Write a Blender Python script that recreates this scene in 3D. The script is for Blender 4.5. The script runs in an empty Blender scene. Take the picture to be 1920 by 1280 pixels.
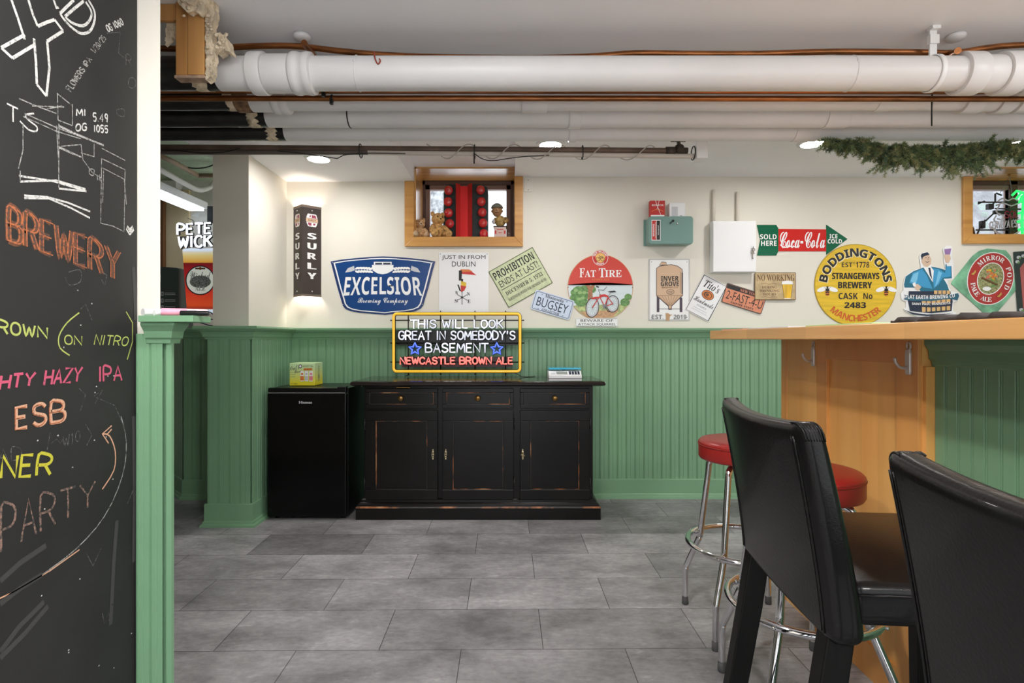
import bpy, bmesh, math, random
from mathutils import Vector, Matrix
from math import pi, sin, cos, radians as R

# ------------------------------------------------------------------ camera, world, exposure
SC = bpy.context.scene
COL = SC.collection
F = 1040.0            # focal length in pixels of the 1920 wide frame
CH = 1.184            # camera height
HY = 636.0            # horizon row
BW = 4.16             # distance of the back wall
cam_d = bpy.data.cameras.new('camera')
cam = bpy.data.objects.new('camera', cam_d)
COL.objects.link(cam)
cam.location = (0, 0, CH)
cam.rotation_euler = (pi / 2, 0, 0)
cam_d.sensor_width = 36.0
cam_d.lens = 36.0 * F / 1920.0
cam_d.shift_y = (HY - 640.0) / 1920.0
cam_d.clip_start = 0.02
SC.camera = cam
SC.view_settings.view_transform = 'Standard'
SC.view_settings.look = 'None'
SC.view_settings.gamma = 1.0
SC.view_settings.use_curve_mapping = False
SC.view_settings.exposure = 0.12
wd = bpy.data.worlds.new('world')
SC.world = wd
wd.use_nodes = True
wd.node_tree.nodes['Background'].inputs[0].default_value = (0.93, 0.96, 1.0, 1)
wd.node_tree.nodes['Background'].inputs[1].default_value = 2.1
CAN_E = 480.0         # radiance of the recessed ceiling lamps in the room
CAN_B = 160.0          # and of the dimmed row along the back wall
CAN_RGB = (255, 252, 251)

# ------------------------------------------------------------------ helpers
def lin(c):
    c /= 255.0
    return c / 12.92 if c <= 0.04045 else ((c + 0.055) / 1.055) ** 2.4
def C(rgb):
    return (lin(rgb[0]), lin(rgb[1]), lin(rgb[2]), 1.0)

def P(px, py, d):
    return Vector(((px - 960) * d / F, d, CH - (py - HY) * d / F))

MATS = {}
def M(name, rgb, rough=0.5, metal=0.0, emit=None, es=0.0, noise=None, bump=None, coat=0.0, spec=0.5):
    if name in MATS:
        return MATS[name]
    m = bpy.data.materials.new(name)
    m.use_nodes = True
    nt = m.node_tree
    b = nt.nodes['Principled BSDF']
    b.inputs['Base Color'].default_value = C(rgb)
    b.inputs['Roughness'].default_value = rough
    b.inputs['Metallic'].default_value = metal
    b.inputs['Specular IOR Level'].default_value = spec
    b.inputs['Coat Weight'].default_value = coat
    if emit:
        b.inputs['Emission Color'].default_value = C(emit)
        b.inputs['Emission Strength'].default_value = es
    if noise or bump:
        tc = nt.nodes.new('ShaderNodeTexCoord')
    if noise:
        sc, amt = noise[0], noise[1]
        n = nt.nodes.new('ShaderNodeTexNoise')
        n.inputs['Scale'].default_value = sc
        n.inputs['Detail'].default_value = 6
        mp = nt.nodes.new('ShaderNodeMapping')
        if len(noise) > 2:
            mp.inputs['Scale'].default_value = noise[2]
        nt.links.new(tc.outputs['Object'], mp.inputs[0])
        nt.links.new(mp.outputs[0], n.inputs['Vector'])
        r = nt.nodes.new('ShaderNodeValToRGB')
        c = C(rgb)
        lo = [max(0, x * (1 - amt)) for x in c[:3]] + [1]
        hi = [min(1, x * (1 + amt)) for x in c[:3]] + [1]
        if len(noise) > 3:
            hi = C(noise[3]); lo = c
        r.color_ramp.elements[0].position = 0.34
        r.color_ramp.elements[1].position = 0.66
        r.color_ramp.elements[0].color = lo
        r.color_ramp.elements[1].color = hi
        nt.links.new(n.outputs['Fac'], r.inputs[0])
        nt.links.new(r.outputs[0], b.inputs['Base Color'])
    if bump:
        n2 = nt.nodes.new('ShaderNodeTexNoise')
        n2.inputs['Scale'].default_value = bump[0]
        n2.inputs['Detail'].default_value = 5
        nt.links.new(tc.outputs['Object'], n2.inputs['Vector'])
        bp = nt.nodes.new('ShaderNodeBump')
        bp.inputs['Strength'].default_value = bump[1]
        bp.inputs['Distance'].default_value = bump[2] if len(bump) > 2 else 0.01
        nt.links.new(n2.outputs['Fac'], bp.inputs['Height'])
        nt.links.new(bp.outputs[0], b.inputs['Normal'])
    MATS[name] = m
    return m

def wood(name, a, b_, axis=2, scale=1.0, rough=0.4, coat=0.2, boards=None):
    if name in MATS:
        return MATS[name]
    m = bpy.data.materials.new(name)
    m.use_nodes = True
    nt = m.node_tree
    bs = nt.nodes['Principled BSDF']
    bs.inputs['Roughness'].default_value = rough
    bs.inputs['Coat Weight'].default_value = coat
    bs.inputs['Coat Roughness'].default_value = 0.25
    tc = nt.nodes.new('ShaderNodeTexCoord')
    mp = nt.nodes.new('ShaderNodeMapping')
    s = [22.0 * scale] * 3
    s[axis] = 1.6 * scale
    mp.inputs['Scale'].default_value = s
    n = nt.nodes.new('ShaderNodeTexNoise')
    n.inputs['Scale'].default_value = 1.0
    n.inputs['Detail'].default_value = 8
    n.inputs['Distortion'].default_value = 0.6
    r = nt.nodes.new('ShaderNodeValToRGB')
    r.color_ramp.elements[0].position = 0.3
    r.color_ramp.elements[1].position = 0.72
    r.color_ramp.elements[0].color = C(a)
    r.color_ramp.elements[1].color = C(b_)
    nt.links.new(tc.outputs['Object'], mp.inputs[0])
    nt.links.new(mp.outputs[0], n.inputs['Vector'])
    nt.links.new(n.outputs['Fac'], r.inputs[0])
    out = r.outputs[0]
    if boards:   # glued-up boards of slightly different tone
        sx = nt.nodes.new('ShaderNodeSeparateXYZ')
        nt.links.new(tc.outputs['Object'], sx.inputs[0])
        dv = nt.nodes.new('ShaderNodeMath'); dv.operation = 'DIVIDE'
        dv.inputs[1].default_value = boards[1]
        nt.links.new(sx.outputs[boards[0]], dv.inputs[0])
        fl = nt.nodes.new('ShaderNodeMath'); fl.operation = 'FLOOR'
        nt.links.new(dv.outputs[0], fl.inputs[0])
        wn = nt.nodes.new('ShaderNodeTexWhiteNoise'); wn.noise_dimensions = '1D'
        nt.links.new(fl.outputs[0], wn.inputs['W'])
        mr = nt.nodes.new('ShaderNodeMapRange')
        mr.inputs['To Min'].default_value = 0.9
        mr.inputs['To Max'].default_value = 1.09
        nt.links.new(wn.outputs['Value'], mr.inputs['Value'])
        vm = nt.nodes.new('ShaderNodeVectorMath'); vm.operation = 'SCALE'
        nt.links.new(out, vm.inputs[0])
        nt.links.new(mr.outputs[0], vm.inputs['Scale'])
        out = vm.outputs[0]
    nt.links.new(out, bs.inputs['Base Color'])
    MATS[name] = m
    return m

def stroke_key(p): return (round(p[0], 5), round(p[1], 5), round(p[2], 5))

class MB:
    """collects geometry for one mesh object"""
    def __init__(self):
        self.v = []; self.f = []; self.mi = []; self.sm = []; self.cur = 0; self.T = None
    def mat(self, i): self.cur = i; return self
    def add(self, vs, fs, smooth=False):
        o = len(self.v)
        T = self.T
        for p in vs:
            p = Vector(p)
            self.v.append(T @ p if T else p)
        for f in fs:
            self.f.append([o + i for i in f]); self.mi.append(self.cur); self.sm.append(smooth)
        return self
    def box(self, x0, x1, y0, y1, z0, z1):
        return self.add([(x0,y0,z0),(x1,y0,z0),(x1,y1,z0),(x0,y1,z0),(x0,y0,z1),(x1,y0,z1),(x1,y1,z1),(x0,y1,z1)],
                        [(3,2,1,0),(4,5,6,7),(0,1,5,4),(1,2,6,5),(2,3,7,6),(3,0,4,7)])
    def prism(self, poly, a, b, axis='z', smooth=False):
        # poly is a counter-clockwise outline; extruded along the axis from a to b
        ar = sum(poly[i][0]*poly[(i+1)%len(poly)][1]-poly[(i+1)%len(poly)][0]*poly[i][1] for i in range(len(poly)))
        if ar < 0: poly = poly[::-1]
        n = len(poly)
        if axis == 'z': g = lambda p, t: (p[0], p[1], t)
        elif axis == 'y': g = lambda p, t: (p[0], t, p[1])
        else: g = lambda p, t: (t, p[0], p[1])
        vs = [g(p, a) for p in poly] + [g(p, b) for p in poly]
        fs = [list(range(n))[::-1], list(range(n, 2*n))]
        if axis == 'y': fs = [f[::-1] for f in fs]
        self.add(vs, fs)
        o = len(self.v) - 2*n
        for i in range(n):
            j = (i+1) % n
            q = [o+i, o+j, o+n+j, o+n+i]
            if axis == 'y': q = q[::-1]
            self.f.append(q); self.mi.append(self.cur); self.sm.append(smooth)
        return self
    def lathe(self, prof, c=(0,0,0), n=32, axis='z', smooth=True, cap=True):
        vs = []; fs = []
        k = len(prof)
        for i in range(n):
            t = 2*pi*i/n
            for r, z in prof:
                a, b = r*cos(t), r*sin(t)
                q = (a, b, z) if axis == 'z' else ((a, z, -b) if axis == 'y' else (z, a, b))
                vs.append((c[0]+q[0], c[1]+q[1], c[2]+q[2]))
        for i in range(n):
            j = (i+1) % n
            for s in range(k-1):
                fs.append((i*k+s, j*k+s, j*k+s+1, i*k+s+1))
        self.add(vs, fs, smooth)
        if cap:
            o = len(self.v) - len(vs)
            if prof[0][0] > 1e-6:
                self.f.append([o+i*k for i in range(n)][::-1]); self.mi.append(self.cur); self.sm.append(False)
            if prof[-1][0] > 1e-6:
                self.f.append([o+i*k+k-1 for i in range(n)]); self.mi.append(self.cur); self.sm.append(False)
        return self
    def cyl(self, p0, p1, r0, r1=None, n=20, smooth=True):
        return self.tube([p0, p1], r0, n, r_end=r1, smooth=smooth)
    def tube(self, pts, r, n=10, closed=False, r_end=None, smooth=True, flat=None):
        pts = [Vector(p) for p in pts]
        q = [pts[0]]
        for p in pts[1:]:
            if (p - q[-1]).length > 1e-6: q.append(p)
        pts = q
        if closed and (pts[0]-pts[-1]).length < 1e-6: pts.pop()
        m = len(pts)
        if m < 2: return self
        tg = []
        for i in range(m):
            if closed: t = pts[(i+1)%m] - pts[i-1]
            else: t = pts[min(i+1, m-1)] - pts[max(i-1, 0)]
            if t.length < 1e-7: t = Vector((0,0,1))
            tg.append(t.normalized())
        up = Vector((0,0,1)) if abs(tg[0].z) < 0.9 else Vector((0,1,0))
        nrm = (up - tg[0]*up.dot(tg[0])).normalized()
        vs = []; fs = []
        for i in range(m):
            nrm = nrm - tg[i]*nrm.dot(tg[i])
            if nrm.length < 1e-6: nrm = tg[i].orthogonal()
            nrm.normalize()
            bn = tg[i].cross(nrm)
            # widen at bends so the tube keeps its girth
            rr = r if r_end is None else r + (r_end - r)*i/(m-1)
            for k in range(n):
                a = 2*pi*k/n
                vs.append(pts[i] + nrm*(rr*cos(a)) + bn*(rr*sin(a)))
        for i in range(m if closed else m-1):
            j = (i+1) % m
            for k in range(n):
                l = (k+1) % n
                fs.append((i*n+k, i*n+l, j*n+l, j*n+k))
        if not closed:
            fs.append(list(range(n))[::-1]); fs.append([(m-1)*n+k for k in range(n)])
        return self.add(vs, fs, smooth)
    def ball(self, c, r, nu=16, nv=10, noise=0.0, rng=None):
        if not isinstance(r, (tuple, list)): r = (r, r, r)
        vs = [(c[0], c[1], c[2]-r[2])]; fs = []
        for j in range(1, nv):
            ph = -pi/2 + pi*j/nv
            for i in range(nu):
                t = 2*pi*i/nu
                k = 1 + (rng.uniform(-noise, noise) if rng else 0)
                vs.append((c[0]+r[0]*k*cos(ph)*cos(t), c[1]+r[1]*k*cos(ph)*sin(t), c[2]+r[2]*k*sin(ph)))
        vs.append((c[0], c[1], c[2]+r[2]))
        for i in range(nu):
            fs.append((0, 1+(i+1)%nu, 1+i))
            fs.append((len(vs)-1, len(vs)-1-nu+i, len(vs)-1-nu+(i+1)%nu))
        for j in range(nv-2):
            for i in range(nu):
                a = 1+j*nu
                fs.append((a+i, a+(i+1)%nu, a+nu+(i+1)%nu, a+nu+i))
        return self.add(vs, fs, True)
    def ribbon(self, pts, w, n3):
        # flat stroke with normal n3, rounded ends left square
        pts = [Vector(p) for p in pts]
        n3 = Vector(n3)
        m = len(pts)
        vs = []
        for i in range(m):
            t = pts[min(i+1, m-1)] - pts[max(i-1, 0)]
            s = n3.cross(t)
            if s.length < 1e-8: s = Vector((0,0,1))
            s = s.normalized()*w/2
            vs += [pts[i]-s, pts[i]+s]
        return self.add(vs, [(2*i, 2*i+2, 2*i+3, 2*i+1) for i in range(m-1)])
    def sweep(self, path, prof, closed_prof=True):
        # profile (out, z) swept along a plan path; out is to the LEFT of the walking direction
        n = len(path); k = len(prof)
        vs = []
        for i in range(n):
            p = Vector(path[i])
            d0 = (p - Vector(path[i-1])).normalized() if i > 0 else None
            d1 = (Vector(path[i+1]) - p).normalized() if i < n-1 else None
            if d0 is None: d0 = d1
            if d1 is None: d1 = d0
            n0 = Vector((-d0.y, d0.x)); n1 = Vector((-d1.y, d1.x))
            mi = (n0+n1)
            mi = mi / max(1e-6, (1 + n0.dot(n1)))
            for o, z in prof:
                vs.append((p.x+mi.x*o, p.y+mi.y*o, z))
        fs = []
        for i in range(n-1):
            for s in range(k):
                t = (s+1) % k
                fs.append((i*k+s, i*k+t, (i+1)*k+t, (i+1)*k+s))
        fs.append(list(range(k))[::-1]); fs.append([(n-1)*k+s for s in range(k)])
        return self.add(vs, fs)
    def build(self, name, mats, parent=None, bevel=0.0, seg=2, sharp=None, kind=None, loc=None):
        if not isinstance(mats, (list, tuple)): mats = [mats]
        me = bpy.data.meshes.new(name)
        me.from_pydata([tuple(p) for p in self.v], [], self.f)
        for m in mats: me.materials.append(m)
        me.polygons.foreach_set('material_index', self.mi)
        me.polygons.foreach_set('use_smooth', self.sm)
        bm = bmesh.new(); bm.from_mesh(me)
        bmesh.ops.recalc_face_normals(bm, faces=bm.faces)
        bm.to_mesh(me); bm.free()
        if sharp is not None: me.set_sharp_from_angle(angle=R(sharp))
        me.update()
        o = bpy.data.objects.new(name, me)
        COL.objects.link(o)
        if parent: o.parent = parent
        if loc: o.location = loc
        if bevel:
            md = o.modifiers.new('edge', 'BEVEL')
            md.width = bevel; md.segments = seg; md.limit_method = 'ANGLE'; md.angle_limit = R(40)
        if kind: o['kind'] = kind
        return o

def tag(o, label, cat, group=None, kind=None):
    o['label'] = label; o['category'] = cat
    if group: o['group'] = group
    if kind: o['kind'] = kind
    return o
def thing(name, label, cat, loc=(0,0,0), rot=(0,0,0), group=None):
    o = bpy.data.objects.new(name, None)
    COL.objects.link(o)
    o.location = loc; o.rotation_euler = rot
    o.empty_display_size = 0.05
    return tag(o, label, cat, group)
def copy_tree(o, parent=None):
    c = o.copy(); COL.objects.link(c)
    if parent: c.parent = parent
    for ch in [k for k in bpy.data.objects if k.parent == o]:
        copy_tree(ch, c)
    return c

# ---- print lettering (built-in font) --------------------------------------------------
BASES = {'serifb': (0x1D400, 0x1D41A, 0x1D7CE), 'serifi': (0x1D468, 0x1D482, 0x1D7CE), 'script': (0x1D4D0, 0x1D4EA, 0x1D7CE),
         'sansb': (0x1D5D4, 0x1D5EE, 0x1D7EC)}
def sty(s, st):
    if st not in BASES: return s
    A, a, d = BASES[st]
    o = ''
    for ch in s:
        if 'A' <= ch <= 'Z': o += chr(A + ord(ch) - 65)
        elif 'a' <= ch <= 'z': o += chr(a + ord(ch) - 97)
        elif '0' <= ch <= '9': o += chr(d + ord(ch) - 48)
        else: o += ch
    return o
TXT = {}
def text_geo(s, st=''):
    k = (s, st)
    if k in TXT: return TXT[k]
    c = bpy.data.curves.new('t', 'FONT')
    c.body = sty(s, st); c.resolution_u = 3; c.fill_mode = 'FRONT'
    o = bpy.data.objects.new('t', c)
    COL.objects.link(o)
    dg = bpy.context.evaluated_depsgraph_get()
    me = bpy.data.meshes.new_from_object(o.evaluated_get(dg))
    vs = [(v.co.x, v.co.y) for v in me.vertices]
    fs = [list(p.vertices) for p in me.polygons]
    bpy.data.objects.remove(o); bpy.data.curves.remove(c); bpy.data.meshes.remove(me)
    if not vs: vs = [(0, 0), (.1, 0), (.1, .1)]; fs = []
    x0 = min(v[0] for v in vs); x1 = max(v[0] for v in vs); y0 = min(v[1] for v in vs); y1 = max(v[1] for v in vs)
    TXT[k] = (vs, fs, x0, x1, y0, y1)
    return TXT[k]

# ---- single-stroke alphabet (chalk and glass tube) --------------------------------------
SF = {
'A':"0,0 .5,1 1,0|.2,.36 .8,.36", 'B':"0,0 0,1 .6,1 .85,.88 .85,.66 .6,.54 0,.54|.6,.54 .95,.42 .95,.14 .65,0 0,0",
'C':".95,.82 .78,.97 .5,1 .2,.9 .04,.65 .04,.35 .2,.1 .5,0 .78,.03 .95,.18", 'D':"0,0 0,1 .5,1 .85,.85 1,.5 .85,.15 .5,0 0,0",
'E':".9,1 0,1 0,0 .9,0|0,.52 .75,.52", 'F':".9,1 0,1 0,0|0,.52 .75,.52",
'G':".95,.82 .78,.97 .5,1 .2,.9 .04,.65 .04,.35 .2,.1 .5,0 .8,.04 .95,.2 .95,.46 .6,.46", 'H':"0,0 0,1|1,0 1,1|0,.52 1,.52",
'I':".5,0 .5,1", 'J':".8,1 .8,.2 .6,.02 .3,.02 .1,.2", 'K':"0,0 0,1|.9,1 0,.45|.3,.6 .95,0", 'L':"0,1 0,0 .85,0",
'M':"0,0 .1,1 .5,.3 .9,1 1,0", 'N':"0,0 0,1 1,0 1,1", 'O':".5,0 .18,.1 .02,.35 .02,.65 .18,.9 .5,1 .82,.9 .98,.65 .98,.35 .82,.1 .5,0",
'P':"0,0 0,1 .6,1 .9,.86 .9,.62 .6,.48 0,.48", 'Q':".5,0 .18,.1 .02,.35 .02,.65 .18,.9 .5,1 .82,.9 .98,.65 .98,.35 .82,.1 .5,0|.6,.25 1,-.05",
'R':"0,0 0,1 .6,1 .9,.86 .9,.64 .6,.5 0,.5|.5,.5 .95,0", 'S':".9,.84 .7,.98 .4,1 .14,.9 .08,.72 .2,.58 .5,.5 .82,.42 .93,.26 .85,.1 .6,0 .3,.02 .06,.16",
'T':"0,1 1,1|.5,1 .5,0", 'U':"0,1 0,.3 .15,.08 .5,0 .85,.08 1,.3 1,1", 'V':"0,1 .5,0 1,1", 'W':"0,1 .25,0 .5,.8 .75,0 1,1", 'X':"0,0 1,1|0,1 1,0",
'Y':"0,1 .5,.5 1,1|.5,.5 .5,0", 'Z':"0,1 1,1 0,0 1,0", '0':".5,0 .1,.25 .1,.75 .5,1 .9,.75 .9,.25 .5,0", '1':".3,.8 .55,1 .55,0", '2':".05,.8 .3,1 .7,1 .9,.75 .05,0 .95,0",
'4':".7,0 .7,1 .05,.3 .95,.3", '5':".9,1 .15,1 .1,.55 .6,.6 .9,.35 .6,0 .1,.08", '6':".8,.95 .3,.7 .1,.3 .4,0 .8,.1 .85,.4 .5,.52 .15,.38",
'9':".85,.6 .5,.45 .15,.7 .4,1 .8,.9 .85,.6 .7,0", '/':"0,0 1,1", '.':".45,0 .55,.04", "'":".5,1 .4,.72", '|':".5,-.2 .5,1.2", '(':".8,1.2 .3,.9 .1,.5 .3,.1 .8,-.2",
')':".2,1.2 .7,.9 .9,.5 .7,.1 .2,-.2", '~':"0,.4 .3,.6 .6,.4 1,.6"}
WID = {'I':.3, 'M':1.2, 'W':1.25, "'":.3, '.':.3, '1':.6, '|':.3, '(':.5, ')':.5, 'E':.85, 'F':.85, 'L':.85}
def strokes(s, gap=.28):
    """list of polylines in em-like units (x, 0..1) and the total width"""
    x = 0; out = []
    for ch in s:
        if ch == ' ': x += .55; continue
        w = WID.get(ch, 1.0)*.72
        for pl in SF[ch].split('|'):
            out.append([(x + float(a)*w, float(b)) for a, b in (q.split(',') for q in pl.split())])
        x += w + gap*.72
    return out, x - gap*.72
def smooth(pl, k=3):
    if len(pl) < 5: return pl
    o = []
    n = len(pl)
    for i in range(n-1):
        p0 = pl[max(i-1, 0)]; p1 = pl[i]; p2 = pl[i+1]; p3 = pl[min(i+2, n-1)]
        for j in range(k):
            t = j/k
            o.append(tuple(.5*(2*p1[c] + (p2[c]-p0[c])*t + (2*p0[c]-5*p1[c]+4*p2[c]-p3[c])*t*t + (3*p1[c]-p0[c]-3*p2[c]+p3[c])*t**3) for c in range(len(p1))))
    o.append(pl[-1])
    return o

# ---- printed art on flat signs: local frame x right, y up, z out of the wall --------------
class Art:
    def __init__(self, s=.004):
        self.mb = MB(); self.ms = []; self.z = 0.0005; self.s = s; self.ox = self.oy = 0
    def m(self, mat):
        if mat not in self.ms: self.ms.append(mat)
        self.mb.cur = self.ms.index(mat)
        self.z += 0.00012
        return self
    def L(self, x, y): return ((x-self.ox)*self.s, (y-self.oy)*self.s)
    def poly(self, mat, pts):
        self.m(mat)
        q = [self.L(*p) for p in pts]
        self.mb.add([(a, b, self.z) for a, b in q], [list(range(len(q)))]); return self
    def disc(self, mat, x, y, rx, ry=None, n=36, a0=0, a1=360, rot=0):
        ry = ry or rx
        full = abs(a1-a0) >= 359.9
        k = n if full else n+1
        c, s = cos(R(rot)), sin(R(rot))
        pts = []
        for i in range(k):
            t = R(a0+(a1-a0)*i/n)
            u, v = rx*cos(t), ry*sin(t)
            pts.append((x+u*c-v*s, y+u*s+v*c))
        return self.poly(mat, pts)
    def line(self, mat, pts, w, closed=False):
        self.m(mat)
        pts = [Vector(self.L(*p)) for p in pts]
        if closed: pts.append(pts[0].copy())
        n = len(pts); w *= self.s/2
        vs = []
        for i in range(n):
            if closed: a, b = pts[(i-1) % (n-1)], pts[(i+1) % (n-1)] if i < n-1 else pts[1]
            else: a, b = pts[max(i-1, 0)], pts[min(i+1, n-1)]
            t = b-a
            if t.length < 1e-9: t = Vector((1, 0))
            t.normalize()
            k = 1.0
            if 0 < i < n-1 or closed:
                e = (pts[i]-a)
                if e.length > 1e-9:
                    k = 1/max(.5, abs(e.normalized().dot(t)))
            nx, ny = -t.y*w*k, t.x*w*k
            vs += [(pts[i].x-nx, pts[i].y-ny, self.z), (pts[i].x+nx, pts[i].y+ny, self.z)]
        self.mb.add(vs, [(2*i, 2*i+2, 2*i+3, 2*i+1) for i in range(n-1)]); return self
    def ring(self, mat, x, y, rx, w, ry=None, n=40, a0=0, a1=360, rot=0):
        ry = ry or rx
        c, s = cos(R(rot)), sin(R(rot))
        pts = []
        for i in range(n+1):
            t = R(a0+(a1-a0)*i/n)
            u, v = rx*cos(t), ry*sin(t)
            pts.append((x+u*c-v*s, y+u*s+v*c))
        full = abs(a1-a0) > 359
        return self.line(mat, pts[:-1] if full else pts, w, closed=full)
    def text(self, mat, s, x, y, w, h, st='', rot=0, arch=None, bold=0):
        """text fitted into a box of w x h centred on x, y"""
        self.m(mat)
        vs, fs, x0, x1, y0, y1 = text_geo(s, st)
        c, sn = cos(R(rot)), sin(R(rot))
        for dx in ([0] if not bold else [-bold, bold]):
            q = []
            for a, b in vs:
                fx = (a-x0)/(x1-x0)-.5
                u = fx*w+dx; v = ((b-y0)/(y1-y0)-.5)*h
                if arch: u, v = arch(fx, v)
                px, py = self.L(x+u*c-v*sn, y+u*sn+v*c)
                q.append((px, py, self.z))
            self.mb.add(q, fs)
            self.z += .00003
        return self
    def arc(self, mat, s, x, y, r, a0, a1, h, st='', inner=False, ry=None, rot=0, cw=1.0, base=None):
        """letters along an arc from angle a0 to a1 (degrees); inner: heads towards the centre"""
        ry = ry or r
        gl = [(ch,)+text_geo(ch, st)[2:4] if ch != ' ' else (' ', 0, .3) for ch in s]
        tot = sum(g[2]-g[1]+.09 for g in gl)-.09
        acc = 0
        _, _, _, _, cy0, cy1 = text_geo('H', st)
        for ch, g0, g1 in gl:
            w = g1-g0
            f = (acc+w/2)/tot; acc += w+.09
            if ch == ' ': continue
            t = R(a0+(a1-a0)*f)
            gx, gy = r*cos(t), ry*sin(t)
            nx, ny = cos(t)/r, sin(t)/ry
            an = math.atan2(ny, nx)
            ro = an - pi/2 if not inner else an + pi/2
            ro += R(rot)
            cc, ss = cos(R(rot)), sin(R(rot))
            px, py = x+gx*cc-gy*ss, y+gx*ss+gy*cc
            vs, fs, x0, x1, y0, y1 = text_geo(ch, st)
            k = h/(cy1-cy0)
            self.m(mat)
            q = []
            for a, b in vs:
                u = (a-(x0+x1)/2)*k*cw; v = (b-cy1/2)*k
                lx, ly = self.L(px+u*cos(ro)-v*sin(ro), py+u*sin(ro)+v*cos(ro))
                q.append((lx, ly, self.z))
            self.mb.add(q, fs)
            self.z -= .00012
        self.z += .00012
        return self
    def build(self, name, parent, dz):
        o = self.mb.build(name, self.ms, parent)
        o.location = (0, 0, dz)
        return o

def signplate(name, label, cx, cy, ang, poly, mats, th=.003, lift=.001, cat='sign', group=None, y=BW, s=.004, bevel=.0008):
    """a flat plate on the back wall; poly in photo-pixel units about its centre, y up"""
    mb = MB()
    mb.prism([(a*s, b*s) for a, b in poly], 0, th)
    o = mb.build(name, mats, None, bevel=bevel)
    o.location = ((cx-960)*y/F, y-lift, CH-(cy-HY)*y/F)
    o.rotation_euler = (pi/2, -R(ang), 0)
    tag(o, label, cat, group)
    return o, Art(s), th
def rect(w, h, r=0, n=4):
    if r <= 0: return [(-w/2, -h/2), (w/2, -h/2), (w/2, h/2), (-w/2, h/2)]
    o = []
    for cx, cy, a in ((w/2-r, -h/2+r, -90), (w/2-r, h/2-r, 0), (-w/2+r, h/2-r, 90), (-w/2+r, -h/2+r, 180)):
        for i in range(n+1):
            t = R(a+90*i/n); o.append((cx+r*cos(t), cy+r*sin(t)))
    return o
def circ(r, n=48, ry=None):
    ry = ry or r
    return [(r*cos(2*pi*i/n), ry*sin(2*pi*i/n)) for i in range(n)]

# ------------------------------------------------------------------ materials
m_wall = M('wall_paint', (227, 222, 209), .6, bump=(90, .05, .004), noise=(1.2, .03))
m_ceil = M('ceiling_paint', (247, 247, 249), .7, bump=(60, .06, .004), noise=(1.0, .03))
m_green = M('green_paint', (119, 160, 124), .38, noise=(2.0, .06), bump=(70, .05, .004))
m_pipe = M('white_pipe_paint', (222, 220, 219), .4, bump=(40, .08, .004), noise=(3, .03))
m_black_iron = M('black_iron', (30, 29, 29), .32, noise=(14, .5), bump=(60, .15, .003))
m_copper = M('old_copper', (150, 95, 55), .32, .85, noise=(9, .35, (1, 8, 8)))
m_plaster = M('torn_plaster', (222, 205, 178), .9, bump=(45, .8, .02), noise=(25, .2))
m_oak = wood('honey_oak_trim', (178, 122, 58), (214, 160, 88), 0, .8, .35)
m_oakg = wood('varnished_oak_lining', (178, 122, 58), (214, 160, 88), 0, .8, .22, .9)
m_bar = wood('maple_bar', (206, 146, 82), (232, 180, 114), 1, .7, .35, .3, boards=(1, .47))
m_panel = wood('maple_panel', (228, 164, 88), (244, 192, 114), 2, .35, .4, .2, boards=(1, .085))
m_stud = wood('pine_stud', (176, 122, 66), (206, 154, 92), 2, .8, .7, 0)
m_chalk = M('chalkboard_paint', (43, 43, 42), .62, spec=.3, noise=(2.2, .22), bump=(150, .05, .002))
m_leather = M('black_leather', (17, 16, 16), .3, bump=(190, .16, .003), noise=(5, .25), coat=.14, spec=.2)
m_blackwood = M('black_stained_wood', (12, 11, 10), .45, spec=.2, noise=(6, .3, (20, 20, 1)))
m_chrome = M('chrome', (226, 226, 228), .07, 1.0)
m_red_vinyl = M('red_vinyl', (156, 36, 32), .36, bump=(160, .08, .002))
m_rubber = M('grey_rubber', (70, 70, 70), .7)
m_white = M('white_enamel', (236, 236, 236), .35)
m_blackp = M('black_plastic', (18, 18, 18), .4)
m_brass = M('aged_brass', (140, 108, 62), .35, .9)
m_bk = M('black_ink', (28, 28, 28), .5)
m_wh = M('white_ink', (240, 240, 238), .5)
m_redi = M('red_ink', (200, 44, 38), .45)
m_grn = M('green_ink', (22, 100, 72), .35)
m_blu = M('blue_ink', (28, 72, 138), .4)
m_org = M('orange_ink', (214, 120, 50), .45)
m_tan = M('tan_ink', (212, 178, 146), .5)
m_brn = M('brown_ink', (104, 70, 40), .5)
m_yel = M('yellow_ink', (222, 184, 40), .45, noise=(4, .12, (1, 12, 1)))
m_gry = M('grey_ink', (130, 130, 132), .5)
m_lgry = M('light_grey_ink', (196, 198, 202), .5)
m_navy = M('navy_ink', (34, 46, 66), .45)
m_sky = M('pale_blue_ink', (205, 222, 232), .5)
m_leaf = M('leaf_green_ink', (104, 148, 84), .5, noise=(60, .35))
m_skin = M('skin_ink', (214, 186, 160), .5)
m_dgrn = M('dark_green_ink', (40, 70, 58), .5)

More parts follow.
